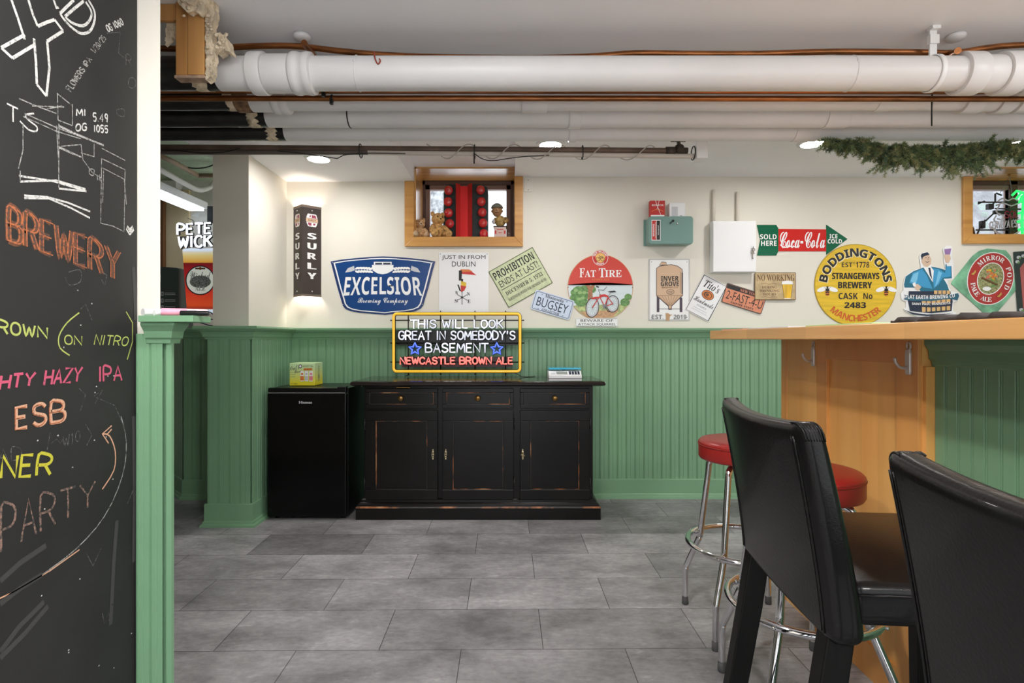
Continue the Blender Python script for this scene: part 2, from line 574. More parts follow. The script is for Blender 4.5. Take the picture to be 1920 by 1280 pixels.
# ------------------------------------------------------------------ setting
def floor_mat():
    m = bpy.data.materials.new('grey_vinyl_tile'); m.use_nodes = True
    nt = m.node_tree; b = nt.nodes['Principled BSDF']
    tc = nt.nodes.new('ShaderNodeTexCoord'); mp = nt.nodes.new('ShaderNodeMapping')
    mp.inputs['Rotation'].default_value = (0, 0, R(-.6))
    TW, TH = .627, .315
    mp.inputs['Location'].default_value = (.826 - .027 + TW*6, TH*16 - 2.749, 0)
    br = nt.nodes.new('ShaderNodeTexBrick')
    br.offset = .5; br.offset_frequency = 2; br.squash = 1
    br.inputs['Scale'].default_value = 1
    br.inputs['Brick Width'].default_value = TW; br.inputs['Row Height'].default_value = TH
    br.inputs['Mortar Size'].default_value = .0016; br.inputs['Mortar Smooth'].default_value = .2
    br.inputs['Color1'].default_value = C((122, 120, 121)); br.inputs['Color2'].default_value = C((158, 156, 157))
    br.inputs['Mortar'].default_value = C((52, 51, 51)); br.inputs['Bias'].default_value = 0
    nt.links.new(tc.outputs['Object'], mp.inputs[0]); nt.links.new(mp.outputs[0], br.inputs['Vector'])
    def nz(scale, det, lo, hi, p0, p1, stretch=None):
        n = nt.nodes.new('ShaderNodeTexNoise'); n.inputs['Scale'].default_value = scale; n.inputs['Detail'].default_value = det
        n.inputs['Roughness'].default_value = .68
        if stretch:
            s = nt.nodes.new('ShaderNodeMapping'); s.inputs['Scale'].default_value = stretch
            nt.links.new(tc.outputs['Object'], s.inputs[0]); nt.links.new(s.outputs[0], n.inputs['Vector'])
        else: nt.links.new(tc.outputs['Object'], n.inputs['Vector'])
        r = nt.nodes.new('ShaderNodeMapRange')
        r.inputs['From Min'].default_value = p0; r.inputs['From Max'].default_value = p1
        r.inputs['To Min'].default_value = lo; r.inputs['To Max'].default_value = hi
        nt.links.new(n.outputs['Fac'], r.inputs['Value']); return r
    r1 = nz(2.2, 10, .55, 1.4, .33, .67, (1, 1.7, 1)); r2 = nz(26, 8, .78, 1.22, .3, .7, (1, 2, 1)); r3 = nz(7, 11, 1.0, 1.7, .58, .78, (1, 2.4, 1))
    mu = nt.nodes.new('ShaderNodeMath'); mu.operation = 'MULTIPLY'
    nt.links.new(r1.outputs[0], mu.inputs[0]); nt.links.new(r2.outputs[0], mu.inputs[1])
    mu2 = nt.nodes.new('ShaderNodeMath'); mu2.operation = 'MULTIPLY'
    nt.links.new(mu.outputs[0], mu2.inputs[0]); nt.links.new(r3.outputs[0], mu2.inputs[1])
    vm = nt.nodes.new('ShaderNodeVectorMath'); vm.operation = 'SCALE'
    nt.links.new(br.outputs['Color'], vm.inputs[0]); nt.links.new(mu2.outputs[0], vm.inputs['Scale'])
    nt.links.new(vm.outputs[0], b.inputs['Base Color'])
    b.inputs['Roughness'].default_value = .5
    bp = nt.nodes.new('ShaderNodeBump'); bp.inputs['Strength'].default_value = .35; bp.inputs['Distance'].default_value = .002; bp.invert = True
    nt.links.new(br.outputs['Fac'], bp.inputs['Height']); nt.links.new(bp.outputs[0], b.inputs['Normal'])
    return m
MB().box(-4.2, 4.9, -2.4, 5.2, -.1, 0).build('floor', floor_mat(), kind='structure')

mb = MB()
mb.box(-4.2, 4.9, -2.4, 3.3, 2.39, 2.7)
mb.box(-1.95, -.735, 3.3, 4.16, 2.366, 2.7)
mb.box(.022, 3.435, 3.3, 4.16, 2.402, 2.7)
mb.box(-.735, .022, 3.3, 4.16, 2.482, 2.7)
mb.box(3.435, 4.9, 3.3, 4.16, 2.482, 2.7)
mb.build('ceiling', m_ceil, kind='structure')
MB().box(-4.2, -1.95, 3.3, 5.2, 2.60, 2.7).build('ceiling', M('mint_ceiling', (188, 206, 178), .8, noise=(3, .15), bump=(12, .5, .03)), kind='structure')

WY = 4.52
mb = MB()
mb.box(-1.93, -.732, BW, WY, 0, 2.7)
mb.box(.02, 3.44, BW, WY, 0, 2.7)
mb.box(-.732, .02, BW, WY, 0, 1.948)
mb.box(-.732, .02, BW, WY, 2.476, 2.7)
mb.box(3.44, 4.9, BW, WY, 0, 1.968)
mb.box(3.44, 4.9, BW, WY, 2.476, 2.7)
mb.box(4.45, 4.9, BW, WY, 1.968, 2.476)
mb.build('wall_back', m_wall, kind='structure')
MB().box(-1.92, -1.69, 3.56, BW, 0, 2.45).build('wall_pilaster', m_wall, kind='structure')
MB().box(4.75, 4.9, -2.4, BW, 0, 2.7).build('wall_right', m_wall, kind='structure')
# near left wall that carries the chalkboard, ending in a narrow return facing the room
mb = MB()
mb.prism([(-1.086, -2.4), (-1.086, 1.6), (-1.015, 1.6), (-1.018, 1.606), (-1.14, 1.74), (-1.27, 1.74), (-1.27, -2.4)], 0, 2.39)
mb.build('wall_left', m_wall, kind='structure')
MB().box(-4.2, -4.1, 1.7, 5.2, 0, 2.7).build('wall_far_left', m_wall, kind='structure')
MB().box(-4.2, -1.27, 1.68, 1.74, 0, 2.39).build('wall_side_room', m_wall, kind='structure')
mb = MB()
mb.box(-4.2, -1.93, 4.95, 5.1, 0, 2.7)
m_alc = M('alcove_paint', (226, 225, 218), .7, noise=(3, .1))
mb.build('wall_alcove', m_alc, kind='structure')
mb = MB()
mb.prism([(-1.937, 4.14), (-2.44, 4.14), (-3.2, 4.9), (-3.2, 4.949), (-1.937, 4.949)], 0, 1.262)
mb.build('trim_5', m_alc, kind='structure')

# wainscot of vertical beaded boards running round the pilaster and along the ledge
def beads(mb, p0, p1, z0, z1, pitch=.066, double=False):
    p0, p1 = Vector(p0), Vector(p1)
    d = (p1-p0); L = d.length; d.normalize(); nrm = Vector((-d.y, d.x))
    n = max(1, round(L/pitch)); pt = L/n
    prof = []
    for i in range(n):
        if double:
            prof += [(i*pt+.001, .008), (i*pt+pt*.74, .008), (i*pt+pt*.78, .003), (i*pt+pt*.82, .008), (i*pt+pt*.90, .008), (i*pt+pt*.95, .002)]
            continue
        g = .0022
        prof += [(i*pt+g, .008), (i*pt+pt*.45, .008), (i*pt+pt*.45+g*.6, .0062), (i*pt+pt*.45+g*1.2, .008), (i*pt+pt*.86, .008), (i*pt+pt*.86+g*.8, .0045), (i*pt+pt*.86+g*1.6, .008), (i*pt+pt-g, .008), (i*pt+pt, .0035)]
    prof.append((L, .008))
    vs = []
    for t, o in prof:
        q = p0+d*t+nrm*o
        vs += [(q.x, q.y, z0), (q.x, q.y, z1)]
    mb.add(vs, [(2*i, 2*i+2, 2*i+3, 2*i+1) for i in range(len(prof)-1)])
    a = p0-nrm*.03; b = p1-nrm*.03
    mb.add([(p0.x, p0.y, z0), (p1.x, p1.y, z0), (p1.x, p1.y, z1), (p0.x, p0.y, z1), (a.x, a.y, z0), (b.x, b.y, z0), (b.x, b.y, z1), (a.x, a.y, z1)],
           [(4,5,6,7), (0,1,5,4), (3,2,6,7)])
path = [(4.74, 4.148), (-1.655, 4.148), (-1.655, 3.52), (-1.93, 3.52), (-1.93, 4.125), (-2.44, 4.125), (-3.2, 4.885)]
mb = MB()
for i in range(len(path)-1): beads(mb, path[i], path[i+1], .02, 1.25)
mb.build('trim_1', m_green, kind='structure')
LEDGE = [(0, 1.184), (.012, 1.184), (.014, 1.194), (.02, 1.20), (.024, 1.216), (.034, 1.232), (.046, 1.238), (.048, 1.248), (.062, 1.248), (.065, 1.258), (.062, 1.268), (-.02, 1.268), (-.02, 1.184)]
mb = MB(); mb.sweep(path, LEDGE)
mb.box(-1.95, -1.64, 3.50, 3.58, 1.25, 1.266)
mb.build('trim_2', m_green, kind='structure')
mb = MB()
mb.sweep(path, [(0, 0), (.036, 0), (.034, .014), (.024, .02), (.022, .032), (.016, .038), (.0155, .139), (.013, .144), (0, .144)])
mb.build('baseboard_back', m_green, kind='structure')
# wainscot end on the near return, with cap shelf
mb = MB()
beads(mb, (-.996, 1.592), (-1.074, 1.592), 0, 1.2, .044)
mb.box(-.990, -.975, 1.588, 1.6, 0, 1.195)
mb.box(-1.02, -.985, 1.600, 1.612, 0, 1.19)
mb.build('trim_3', m_green, kind='structure')
mb = MB()
mb.sweep([(-.985, 1.63), (-.985, 1.592), (-1.044, 1.592)], [(0, 1.172), (.01, 1.172), (.012, 1.185), (.018, 1.188), (.022, 1.207), (.034, 1.222), (.036, 1.224), (.036, 1.232), (0, 1.232)])
mb.box(-1.042, -.89, 1.545, 1.64, 1.2325, 1.2505)
mb.build('trim_4', m_green, kind='structure', bevel=.0015)

# --- windows
m_sash = M('brown_vinyl', (96, 72, 64), .4)
m_sash2 = M('mauve_vinyl', (150, 126, 118), .4)
def glassmat():
    m = bpy.data.materials.new('window_glass'); m.use_nodes = True
    nt = m.node_tree; nt.nodes.remove(nt.nodes['Principled BSDF'])
    t = nt.nodes.new('ShaderNodeBsdfTransparent'); g = nt.nodes.new('ShaderNodeBsdfGlossy'); x = nt.nodes.new('ShaderNodeMixShader')
    t.inputs[0].default_value = (.96, .97, .98, 1); g.inputs['Roughness'].default_value = .02
    x.inputs[0].default_value = .05
    nt.links.new(t.outputs[0], x.inputs[1]); nt.links.new(g.outputs[0], x.inputs[2])
    nt.links.new(x.outputs[0], nt.nodes['Material Output'].inputs['Surface'])
    return m
m_glass = glassmat()
def window(name, x0, x1, z0, z1, mull=None, ztop=(2.366, 2.402)):
    root = bpy.data.objects.new(name, None); COL.objects.link(root); root['kind'] = 'structure'
    root.location = ((x0+x1)/2, WY, z0)
    inv = Matrix.Translation(-Vector(root.location))
    def mk(): 
        b = MB(); b.T = inv; return b
    b = mk()
    w = .07
    y0, y1 = BW-.022, BW+.001
    def mit(pts): b.prism(pts, y0, y1, 'y')
    mit([(x0-w, ztop[0]), (x0-w, z0-w), (x0, z0), (x0, ztop[0])])
    if name == 'window_1': mit([(x1+w-.008, ztop[1]), (x1+w-.008, z0-w), (x1, z0), (x1, ztop[1])])
    mit([(x0-w, z0-w), (x1+w-.008, z0-w), (x1, z0), (x0, z0)])
    b.build('casing', m_oak, root, bevel=.003)
    b = mk(); t = .012
    b.box(x0, x0+t, BW, WY-.02, z0, z1); b.box(x1-.004, x1, BW, WY-.02, z0, z1); b.box(x0, x1, BW, WY-.02, z1-t, z1); b.box(x0, x1, BW-.01, WY-.02, z0-.012, z0+.004)
    b.build('jamb_lining', m_oakg, root)
    for nm, ins, wd, yy, mt in (('window_frame', .0, .03, WY-.035, m_sash), ('sash', .03, .036, WY-.02, m_sash2)):
        b = mk(); a0, a1, c0, c1 = x0+ins, x1-ins, z0+ins, z1-ins-t
        b.box(a0, a0+wd, yy, yy+.05, c0, c1); b.box(a1-wd, a1, yy, yy+.05, c0, c1); b.box(a0, a1, yy, yy+.05, c0, c0+wd); b.box(a0, a1, yy, yy+.05, c1-wd, c1)
        if mull: b.box(mull-.03, mull+.03, yy, yy+.05, c0, c1)
        if nm == 'sash':
            b.mat(1)
            b.box(a0-.006, a0, yy-.004, yy+.01, c0, c1); b.box(a1, a1+.006, yy-.004, yy+.01, c0, c1); b.box(a0, a1, yy-.004, yy+.01, c1, c1+.006)
        b.build(nm, [mt, m_tan], root, bevel=.002)
    b = mk(); b.box(x0+.05, x1-.05, WY+.004, WY+.010, z0+.05, z1-.06); b.build('glass_pane', m_glass, root)
    return root
window('window_1', -.732, .02, 1.948, 2.476)
window('window_2', 3.44, 4.45, 1.968, 2.476, mull=4.06, ztop=(2.40, 2.40))
# window wells outside
m_well = M('window_well_liner', (205, 210, 220), .7, noise=(7, .28), bump=(6, .9, .08))
MB().prism([(-.98, 5.35), (-.62, 5.18), (-.60, 5.22), (-.98, 5.45)], 1.5, 3.0).build('exterior_window_well', M('snowy_bank', (196, 202, 212), .8, noise=(26, .5)), kind='structure')
mb = MB()
for i in range(5):
    a = 3.5+i*.33
    mb.prism([(a, 5.0+.03*(i % 2)), (a+.325, 5.06), (a+.325, 5.2), (a, 5.2)], 1.5, 2.62-.03*abs(i-1))
mb.build('exterior_well_liner', m_well, kind='structure')

# ------------------------------------------------------------------ recessed lamps
m_diff = M('lamp_diffuser', (255, 255, 255), .5, emit=CAN_RGB, es=CAN_E)
m_diffb = M('dim_lamp_diffuser', (255, 255, 255), .5, emit=CAN_RGB, es=CAN_B)
def can(x, y, z, label, r=.068, mt=None):
    t = thing('recessed_light', label, 'light', (x, y, z), group='recessed ceiling lights')
    MB().lathe([(r+.022, 0), (r+.022, -.004), (r+.012, -.010), (r, -.010), (r, 0)], n=40, cap=False).build('trim_ring', m_white, t, sharp=40)
    MB().lathe([(0.0001, -.0085), (r, -.0085), (r, -.002), (.0001, -.002)], n=40).build('diffuser', mt or m_diff, t, sharp=40)
can(-1.262, 3.62, 2.366, 'round recessed ceiling light left of the small window, below the long thin pipe', mt=m_diffb)
can(.24, 3.46, 2.402, 'round recessed ceiling light above the window, half behind the thin wire-wrapped pipe', mt=m_diffb)
can(1.865, 3.44, 2.402, 'round recessed ceiling light just left of the pine garland', mt=m_diffb)
can(3.14, 3.44, 2.402, 'round recessed ceiling light glinting through the pine garland', mt=m_diffb)
for x, y in ((-.7, .35), (-.22, .95), (2.4, 1.1), (-.1, -.7), (1.1, -.7), (3.2, -.6)):
    can(x, y, 2.39, 'round recessed ceiling light further into the room, outside the picture')

# ------------------------------------------------------------------ ceiling pipes
PX0, PX1 = -3.6, 4.6
def xat(px, d): return (px-960)*d/F
def pipe(label, d, z, r, black_px, hubs, extra=None, name='drain_pipe', group='white ceiling pipes'):
    t = thing(name, label, 'pipe', (0, d, z), group=group)
    xb = xat(black_px, d)
    b = MB()
    b.tube([(xb, 0, 0), (PX1, 0, 0)], r, 36)
    b.build('pipe_body', m_pipe, t, sharp=50)
    if black_px > 300:
        rng = random.Random(int(d*100))
        b = MB(); b.tube([(PX0, 0, 0), (xb+.004, 0, 0)], r*.985, 36)
        b.build('unpainted_section', m_black_iron, t, sharp=50)['label'] = 'black unpainted end of the pipe'
        b = MB(); k = 36; vs = []; fs = []          # ragged plaster ring where a wall once stood
        for row, off in enumerate((-.055, -.045, -.02, -.006)):
            for i in range(k):
                a = 2*pi*i/k
                rr = r*(1.0 if row in (0, 3) else 1.03)
                vs.append((xb-.03+off*1.0+rng.uniform(-.012, .012), rr*cos(a), rr*sin(a)))
        for row in range(3):
            for i in range(k): fs.append((row*k+i, row*k+(i+1) % k, (row+1)*k+(i+1) % k, (row+1)*k+i))
        b.add(vs, fs, True)
        b.build('plaster_ring', m_plaster, t)
    for h in hubs:
        a, c, rr = xat(h[0], d), xat(h[1], d), h[2]
        b = MB()
        if len(h) > 3 and h[3] == 'bell':
            b.lathe([(r, a), (rr*.94, a+.004), (rr, a+.012), (rr, a+.028), (rr*.955, a+.036), (rr*.955, c-.03), (rr*.98, c-.026), (rr, c-.014), (rr*.97, c), (r, c+.004)], n=40, axis='x')
        else:
            b.lathe([(r, a), (rr*.985, a+.001), (rr, a+.004), (rr, c-.004), (rr*.985, c-.001), (r, c)], n=40, axis='x')
        b.build('hub', m_pipe, t, sharp=50)
    if extra: extra(t, d, r)
    return t
def strap1(t, d, r):
    x = xat(1745, d)
    b = MB(); b.lathe([(r+.002, x-.004), (r+.006, x-.002), (r+.006, x+.014), (r+.002, x+.016)], n=40, axis='x', cap=False)
    b.box(x-.006, x+.022, -.004, .004, r, 2.39-2.213); b.box(x-.010, x+.026, -.012, .006, r+.05, r+.085); b.box(x-.008, x+.024, -.022, .01, .165, .177)
    b.build('hanger_strap', m_white, t, bevel=.001)
    for px in (672, 1592):
        x = xat(px, d); b = MB(); b.lathe([(r+.0005, x-.002), (r+.003, x), (r+.0005, x+.002)], n=40, axis='x', cap=False)
        b.ball((x, -r*.93, r*.33), .006, 8, 6)
        b.build('wire_tie', m_pipe, t)
pipe('largest white painted drain pipe with wide bell hubs, nearest the camera', 2.15, 2.213, .0632, 412,
     [(474, 500, .079), (500, 556, .071), (548, 588, .079, 'bell'), (1795, 1832, .079), (1832, 1870, .068), (1870, 1905, .08), (1925, 1990, .08)], strap1)
def ring2(t, d, r):
    a = xat(444, d); c = xat(476, d)
    MB().lathe([(r, a), (r*1.16, a+.006), (r*1.16, c-.006), (r, c)], n=36, axis='x').build('bare_coupling', M('rusty_ring', (120, 92, 66), .8, noise=(40, .5)), t, sharp=40)
pipe('second white ceiling pipe, with a square-edged coupling below the copper pipes', 2.38, 2.217, .05, 466,
     [(472, 520, .056), (512, 542, .066, 'bell'), (978, 1026, .058), (1640, 1668, .053), (1800, 1834, .063), (1834, 1864, .055), (1864, 1892, .064), (1900, 1960, .062)], ring2)
def tie3(t, d, r):
    x = xat(656, d)
    MB().lathe([(r+.0005, x-.003), (r+.003, x-.002), (r+.003, x+.002), (r+.0005, x+.003)], n=40, axis='x', cap=False).build('cable_tie', m_blackp, t)
pipe('third white ceiling pipe, with a black cable tie near its left end', 2.58, 2.221, .05, 503,
     [(1066, 1088, .056), (1544, 1586, .055)], tie3)
pipe('lowest and farthest white ceiling pipe, just above the pine garland', 2.76, 2.219, .047, 537, [(1066, 1080, .053), (1486, 1530, .051)])

def copper(label, pts, r, extra=None):
    t = thing('copper_pipe', label, 'pipe', group='copper ceiling pipes')
    b = MB(); b.tube(smooth([tuple(p) for p in pts], 4), r, 14); b.build('pipe_body', m_copper, t, sharp=60)
    if extra: extra(t)
    return t
d = 2.2
def hook_on(t):
    q = [P(701, 97, 2.09), P(704, 112, 2.085), P(709, 120, 2.085), P(713, 114, 2.085), P(711, 110, 2.085)]
    MB().tube(smooth([tuple(p) for p in q], 3), .003, 6).build('red_hook', M('rusty_red_wire', (150, 62, 44), .5), t)
copper('wavy copper pipe running above the largest white pipe, close to the ceiling',
       [P(x, y, d) for x, y in ((-100, 88), (300, 91), (380, 94), (430, 89), (500, 86), (560, 87), (640, 96), (720, 103), (820, 107), (1000, 109), (1120, 105), (1190, 100), (1300, 101), (1420, 101), (1560, 97), (1720, 98), (1790, 99), (1850, 90), (1920, 84), (2100, 80))], .0115, hook_on)
for px, dx in ((570, 14), (1796, -14)):
    t = thing('copper_stub', 'short copper stub above the %s end of the largest white pipe' % ('left' if px < 900 else 'right'), 'pipe')
    MB().tube([P(px, 80 if px < 900 else 95, 2.12), P(px+dx*1.3, 104, 2.23)], .012, 14).build('pipe_body', m_copper, t, sharp=50)
    MB().lathe([(.0001, 0), (.009, 0), (.03, .004), (.034, .012), (.034, .02)], (P(px-4, 82, 2.2).x, 2.2, 2.368), 24).build('ceiling_flange', m_pipe, t)
def clips(pxs, z, d, col):
    def f(t):
        for px in pxs:
            x = xat(px, d); b = MB()
            b.lathe([(.0125, x-.004), (.0155, x-.003), (.0155, x+.003), (.0125, x+.004)], (0, d, z), 16, 'x', cap=False)
            if col == m_blackp: b.box(x-.005, x+.006, d-.02, d-.005, z-.03, z-.008)
            b.build('pipe_clip', col, t)
    return f
copper('upper of the two straight copper pipes tucked under the largest white pipe', [(PX0, 2.25, 2.192), (0, 2.25, 2.192), (PX1, 2.25, 2.186)], .0115, clips((608,), 2.192, 2.25, m_blackp))
copper('lower of the two straight copper pipes tucked under the largest white pipe', [(PX0, 2.275, 2.172), (0, 2.275, 2.172), (PX1, 2.275, 2.166)], .0115, clips((623,), 2.172, 2.275, m_blackp))
# thin pipe run with wires
d = 3.05
t = thing('gas_pipe', 'long thin brown pipe strapped to a pale conduit with wires wound round it', 'pipe')
za, zb = P(0, 276, d).z, P(0, 282.5, d).z
MB().tube([(PX0, d, za), (xat(300, d), d, za), (xat(1262, d), d, zb)], .0155, 16).build('pipe_body', M('brown_iron', (104, 86, 74), .5, .3, noise=(8, .3)), t, sharp=50)
MB().tube([(xat(690, d), d+.004, za-.0265), (xat(1305, d), d+.004, zb-.029)], .0135, 14).build('conduit', M('pale_conduit', (206, 196, 186), .45), t, sharp=50)
MB().tube([(PX0, d+.004, za-.026), (xat(690, d), d+.004, za-.0265)], .0135, 14).build('conduit_dark_end', M('grey_conduit', (112, 102, 96), .4, .4), t, sharp=50)
b = MB(); x0 = xat(1248, d)
b.tube([(x0, d, zb), (x0+.05, d, zb)], .021, 16); b.tube([(x0+.05, d, zb), (x0+.12, d, zb)], .017, 16); b.ball((x0+.075, d, zb+.01), .028, 12, 8); b.tube([(x0+.075, d, zb+.02), (x0+.07, d, zb+.055)], .01, 10); b.box(x0+.03, x0+.11, d-.006, d+.006, zb+.05, zb+.058)
b.build('valve', M('dark_iron', (70, 60, 52), .6, .3, noise=(20, .4)), t)
xa, xc = xat(1303, d), xat(1324, d)
MB().box(xa, xc, d-.03, d+.06, zb-.05, zb+.055).build('hanger_block', m_white, t, bevel=.004)
for px in (676, 890, 1092, 1300):
    x = xat(px, d); b = MB(); zz = za+(zb-za)*(px-300)/960
    b.lathe([(.036, x-.003), (.039, x-.002), (.039, x+.002), (.036, x+.003)], (0, d+.002, zz-.012), 16, 'x', cap=False)
    if px == 890: b.box(x-.004, x+.003, d-.04, d-.034, zz-.09, zz-.03)
    b.build('cable_tie', m_blackp, t)
def wire(label, pts, r=.0028, mat=None, name='cable'):
    o = MB().tube(smooth([tuple(p) for p in pts], 4), r, 6).build(name, mat or m_gry)
    return tag(o, label, 'cable')
q = []
for i in range(60):
    px = 800+i*7.4; a = i*.55
    x = xat(px, d); zz = za+(zb-za)*(px-300)/960-.012
    q.append((x, d+.042*sin(a)*.9, zz+.042*cos(a)*.9))
wire('pale wire wound round the long thin pipe near the middle lamp', q, .003, M('wire_pale', (186, 178, 170), .5))
wire('black wire sagging below the thin pipe in front of the window recess', [P(x, y, 3.03) for x, y in ((890, 288), (905, 298), (925, 301), (960, 296), (990, 293), (1030, 291))], .0025, m_blackp)
wire('black wire hanging under the thin pipe left of the pilaster top', [P(x, y, 3.028) for x, y in ((300, 281), (340, 283), (380, 287), (420, 285), (450, 278))], .003, m_blackp)
wire('thin black wire tail curled beside the left recessed lamp', [P(x, y, 3.03) for x, y in ((520, 283), (560, 287), (625, 296), (632, 297), (640, 293), (650, 290), (690, 287), (760, 288))], .0025, m_blackp)
wire('thin dark wire hanging straight down across the lower white pipes', [P(1748, 170, 2.27), P(1747, 200, 2.285), P(1747, 236, 2.29)], .003, m_blackp)

# ------------------------------------------------------------------ cut-away stud and torn plaster above the chalkboard corner
t = thing('stud_block', 'cut pine stud ends hanging from the ceiling with torn plaster round them', 'stud', (0, 0, 0))
d = 1.98
xl, xm, xr = xat(329, d), xat(352, d), xat(384, d); zt, zl = 2.389, P(0, 141, d).z
MB().box(xl, xm-.001, d, d+.034, zl, zt).build('stud', m_stud, t, bevel=.003)
MB().box(xm+.001, xr, d-.004, d+.034, zl, zt).build('stud', m_stud, t, bevel=.003)
MB().box(xat(300, d)-.3, xl-.001, d+.012, d+.03, P(0, 34, d).z, zt).build('cross_board', m_stud, t, bevel=.003)
MB().box(xl-.002, xr+.004, d-.006, d+.036, zl-.012, zl-.001).build('bottom_plate', M('old_plate', (168, 140, 120), .8, noise=(30, .3)), t, bevel=.003)
rng = random.Random(5)
def ragged(b, pts, y0, y1, amp=.006, step=.008):
    out = []
    for i in range(len(pts)):
        p, q = Vector(pts[i]), Vector(pts[(i+1) % len(pts)])
        n = max(1, int((q-p).length/step))
        for k in range(n):
            w = p+(q-p)*k/n
            out.append((w.x+rng.uniform(-amp, amp), min(zt, w.y+rng.uniform(-amp, amp))))
    b.prism(out, y0, y1, 'y')
Q = lambda *pts: [(xat(x, d), min(zt, P(0, y, d).z)) for x, y in pts]
b = MB()
ragged(b, Q((387, 152), (396, 146), (400, 120), (402, 92), (397, 60), (402, 30), (404, 0), (387, 0)), d-.006, d+.03, .003)
ragged(b, Q((338, 0), (340, 10), (352, 26), (364, 34), (374, 30), (384, 38), (392, 24), (396, 0)), d-.03, d-.008, .004)
ragged(b, Q((346, 0), (356, 16), (372, 20), (380, 14), (384, 0)), d-.042, d-.028, .004)
ragged(b, Q((400, 92), (410, 84), (424, 90), (420, 70), (412, 58), (402, 50), (400, 60)), d+.03, d+.07, .003)
ragged(b, Q((300, 74), (306, 70), (312, 60), (318, 66), (326, 60), (328, 30), (312, 20), (300, 18)), d+.034, d+.05, .004)
for i in range(34):
    px, py = rng.choice(((rng.uniform(388, 400), rng.uniform(10, 150)), (rng.uniform(342, 392), rng.uniform(4, 30)), (rng.uniform(404, 424), rng.uniform(60, 90))))
    c_ = P(px, py, d-.012+rng.uniform(-.02, .0)); s_ = rng.uniform(.003, .008)
    b.ball(tuple(c_), (s_*1.4, s_*.7, s_), 7, 5, .35, rng)
b.build('torn_plaster', m_plaster, t)

# ------------------------------------------------------------------ sideboard
m_sb = M('black_distressed_paint', (14, 12, 11), .3, noise=(5, .35), bump=(90, .06, .003), spec=.3)
def worn():
    m = bpy.data.materials.new('worn_edge'); m.use_nodes = True
    nt = m.node_tree; b = nt.nodes['Principled BSDF']; b.inputs['Roughness'].default_value = .45
    tc = nt.nodes.new('ShaderNodeTexCoord'); n = nt.nodes.new('ShaderNodeTexNoise'); n.inputs['Scale'].default_value = 7; n.inputs['Detail'].default_value = 7
    r = nt.nodes.new('ShaderNodeValToRGB'); e = r.color_ramp.elements
    e[0].position = .5; e[0].color = C((30, 24, 20)); e[1].position = .6; e[1].color = C((150, 92, 50))
    x = e.new(.7); x.color = C((190, 150, 110))
    nt.links.new(tc.outputs['Object'], n.inputs['Vector']); nt.links.new(n.outputs['Fac'], r.inputs[0]); nt.links.new(r.outputs[0], b.inputs['Base Color'])
    return m
m_worn = worn()
SX0, SX1 = -.981, .537
SF_ = 3.67
t = thing('sideboard', 'wide black distressed sideboard with three drawers over three panelled doors', 'sideboard', ((SX0+SX1)/2, 3.88, 0))
inv = Matrix.Translation((-(SX0+SX1)/2, -3.88, 0))
def K():
    b = MB(); b.T = inv; return b
b = K(); b.box(SX0, SX1, SF_+.012, 4.115, .11, .876); b.build('body', m_sb, t, bevel=.003)
b = K(); b.sweep([(SX1+.002, 4.11), (SX1+.002, SF_+.01), (SX0-.002, SF_+.01), (SX0-.002, 4.11)][::-1][::-1],
                 [(0, 0), (0, .13), (-.0, .13), (0, .13)]) if False else None
def plinth(prof, nm, mat):
    b = K(); xs0, xs1 = SX0, SX1
    vs = []; fs = []
    for o, z in prof:
        vs += [(xs0-o, 4.11, z), (xs0-o, SF_+.012-o, z), (xs1+o, SF_+.012-o, z), (xs1+o, 4.11, z)]
    n = len(prof)
    for i in range(n-1):
        for k in range(4):
            fs.append((4*i+k, 4*i+(k+1) % 4, 4*i+4+(k+1) % 4, 4*i+4+k))
    fs.append((0, 1, 2, 3)); fs.append((4*n-4, 4*n-3, 4*n-2, 4*n-1))
    b.add(vs, fs)
    return b.build(nm, mat, t, bevel=.002)
plinth([(.045, 0), (.045, .078), (.040, .086), (.036, .088), (.036, .096), (.026, .106), (.018, .112), (.018, .122), (.008, .13), (0, .132)], 'plinth', m_sb)
plinth([(.0455, .074), (.0462, .078), (.0412, .0868), (.038, .0868)], 'worn_plinth_edge', m_worn)
plinth([(.01, .872), (.06, .880), (.072, .886), (.074, .897), (.068, .908), (.05, .912), (0, .912)], 'top', M('sideboard_top', (34, 25, 22), .2, coat=.5, noise=(4, .4, (1, 8, 1)), bump=(60, .04, .002)))
W3 = (SX1-SX0)/3
def frame(b, x0, x1, z0, z1, w, y0, y1):
    b.box(x0, x1, y0, y1, z0, z0+w); b.box(x0, x1, y0, y1, z1-w, z1); b.box(x0, x0+w, y0, y1, z0+w, z1-w); b.box(x1-w, x1, y0, y1, z0+w, z1-w)
pos = ((686, 821), (830, 963), (975, 1105))
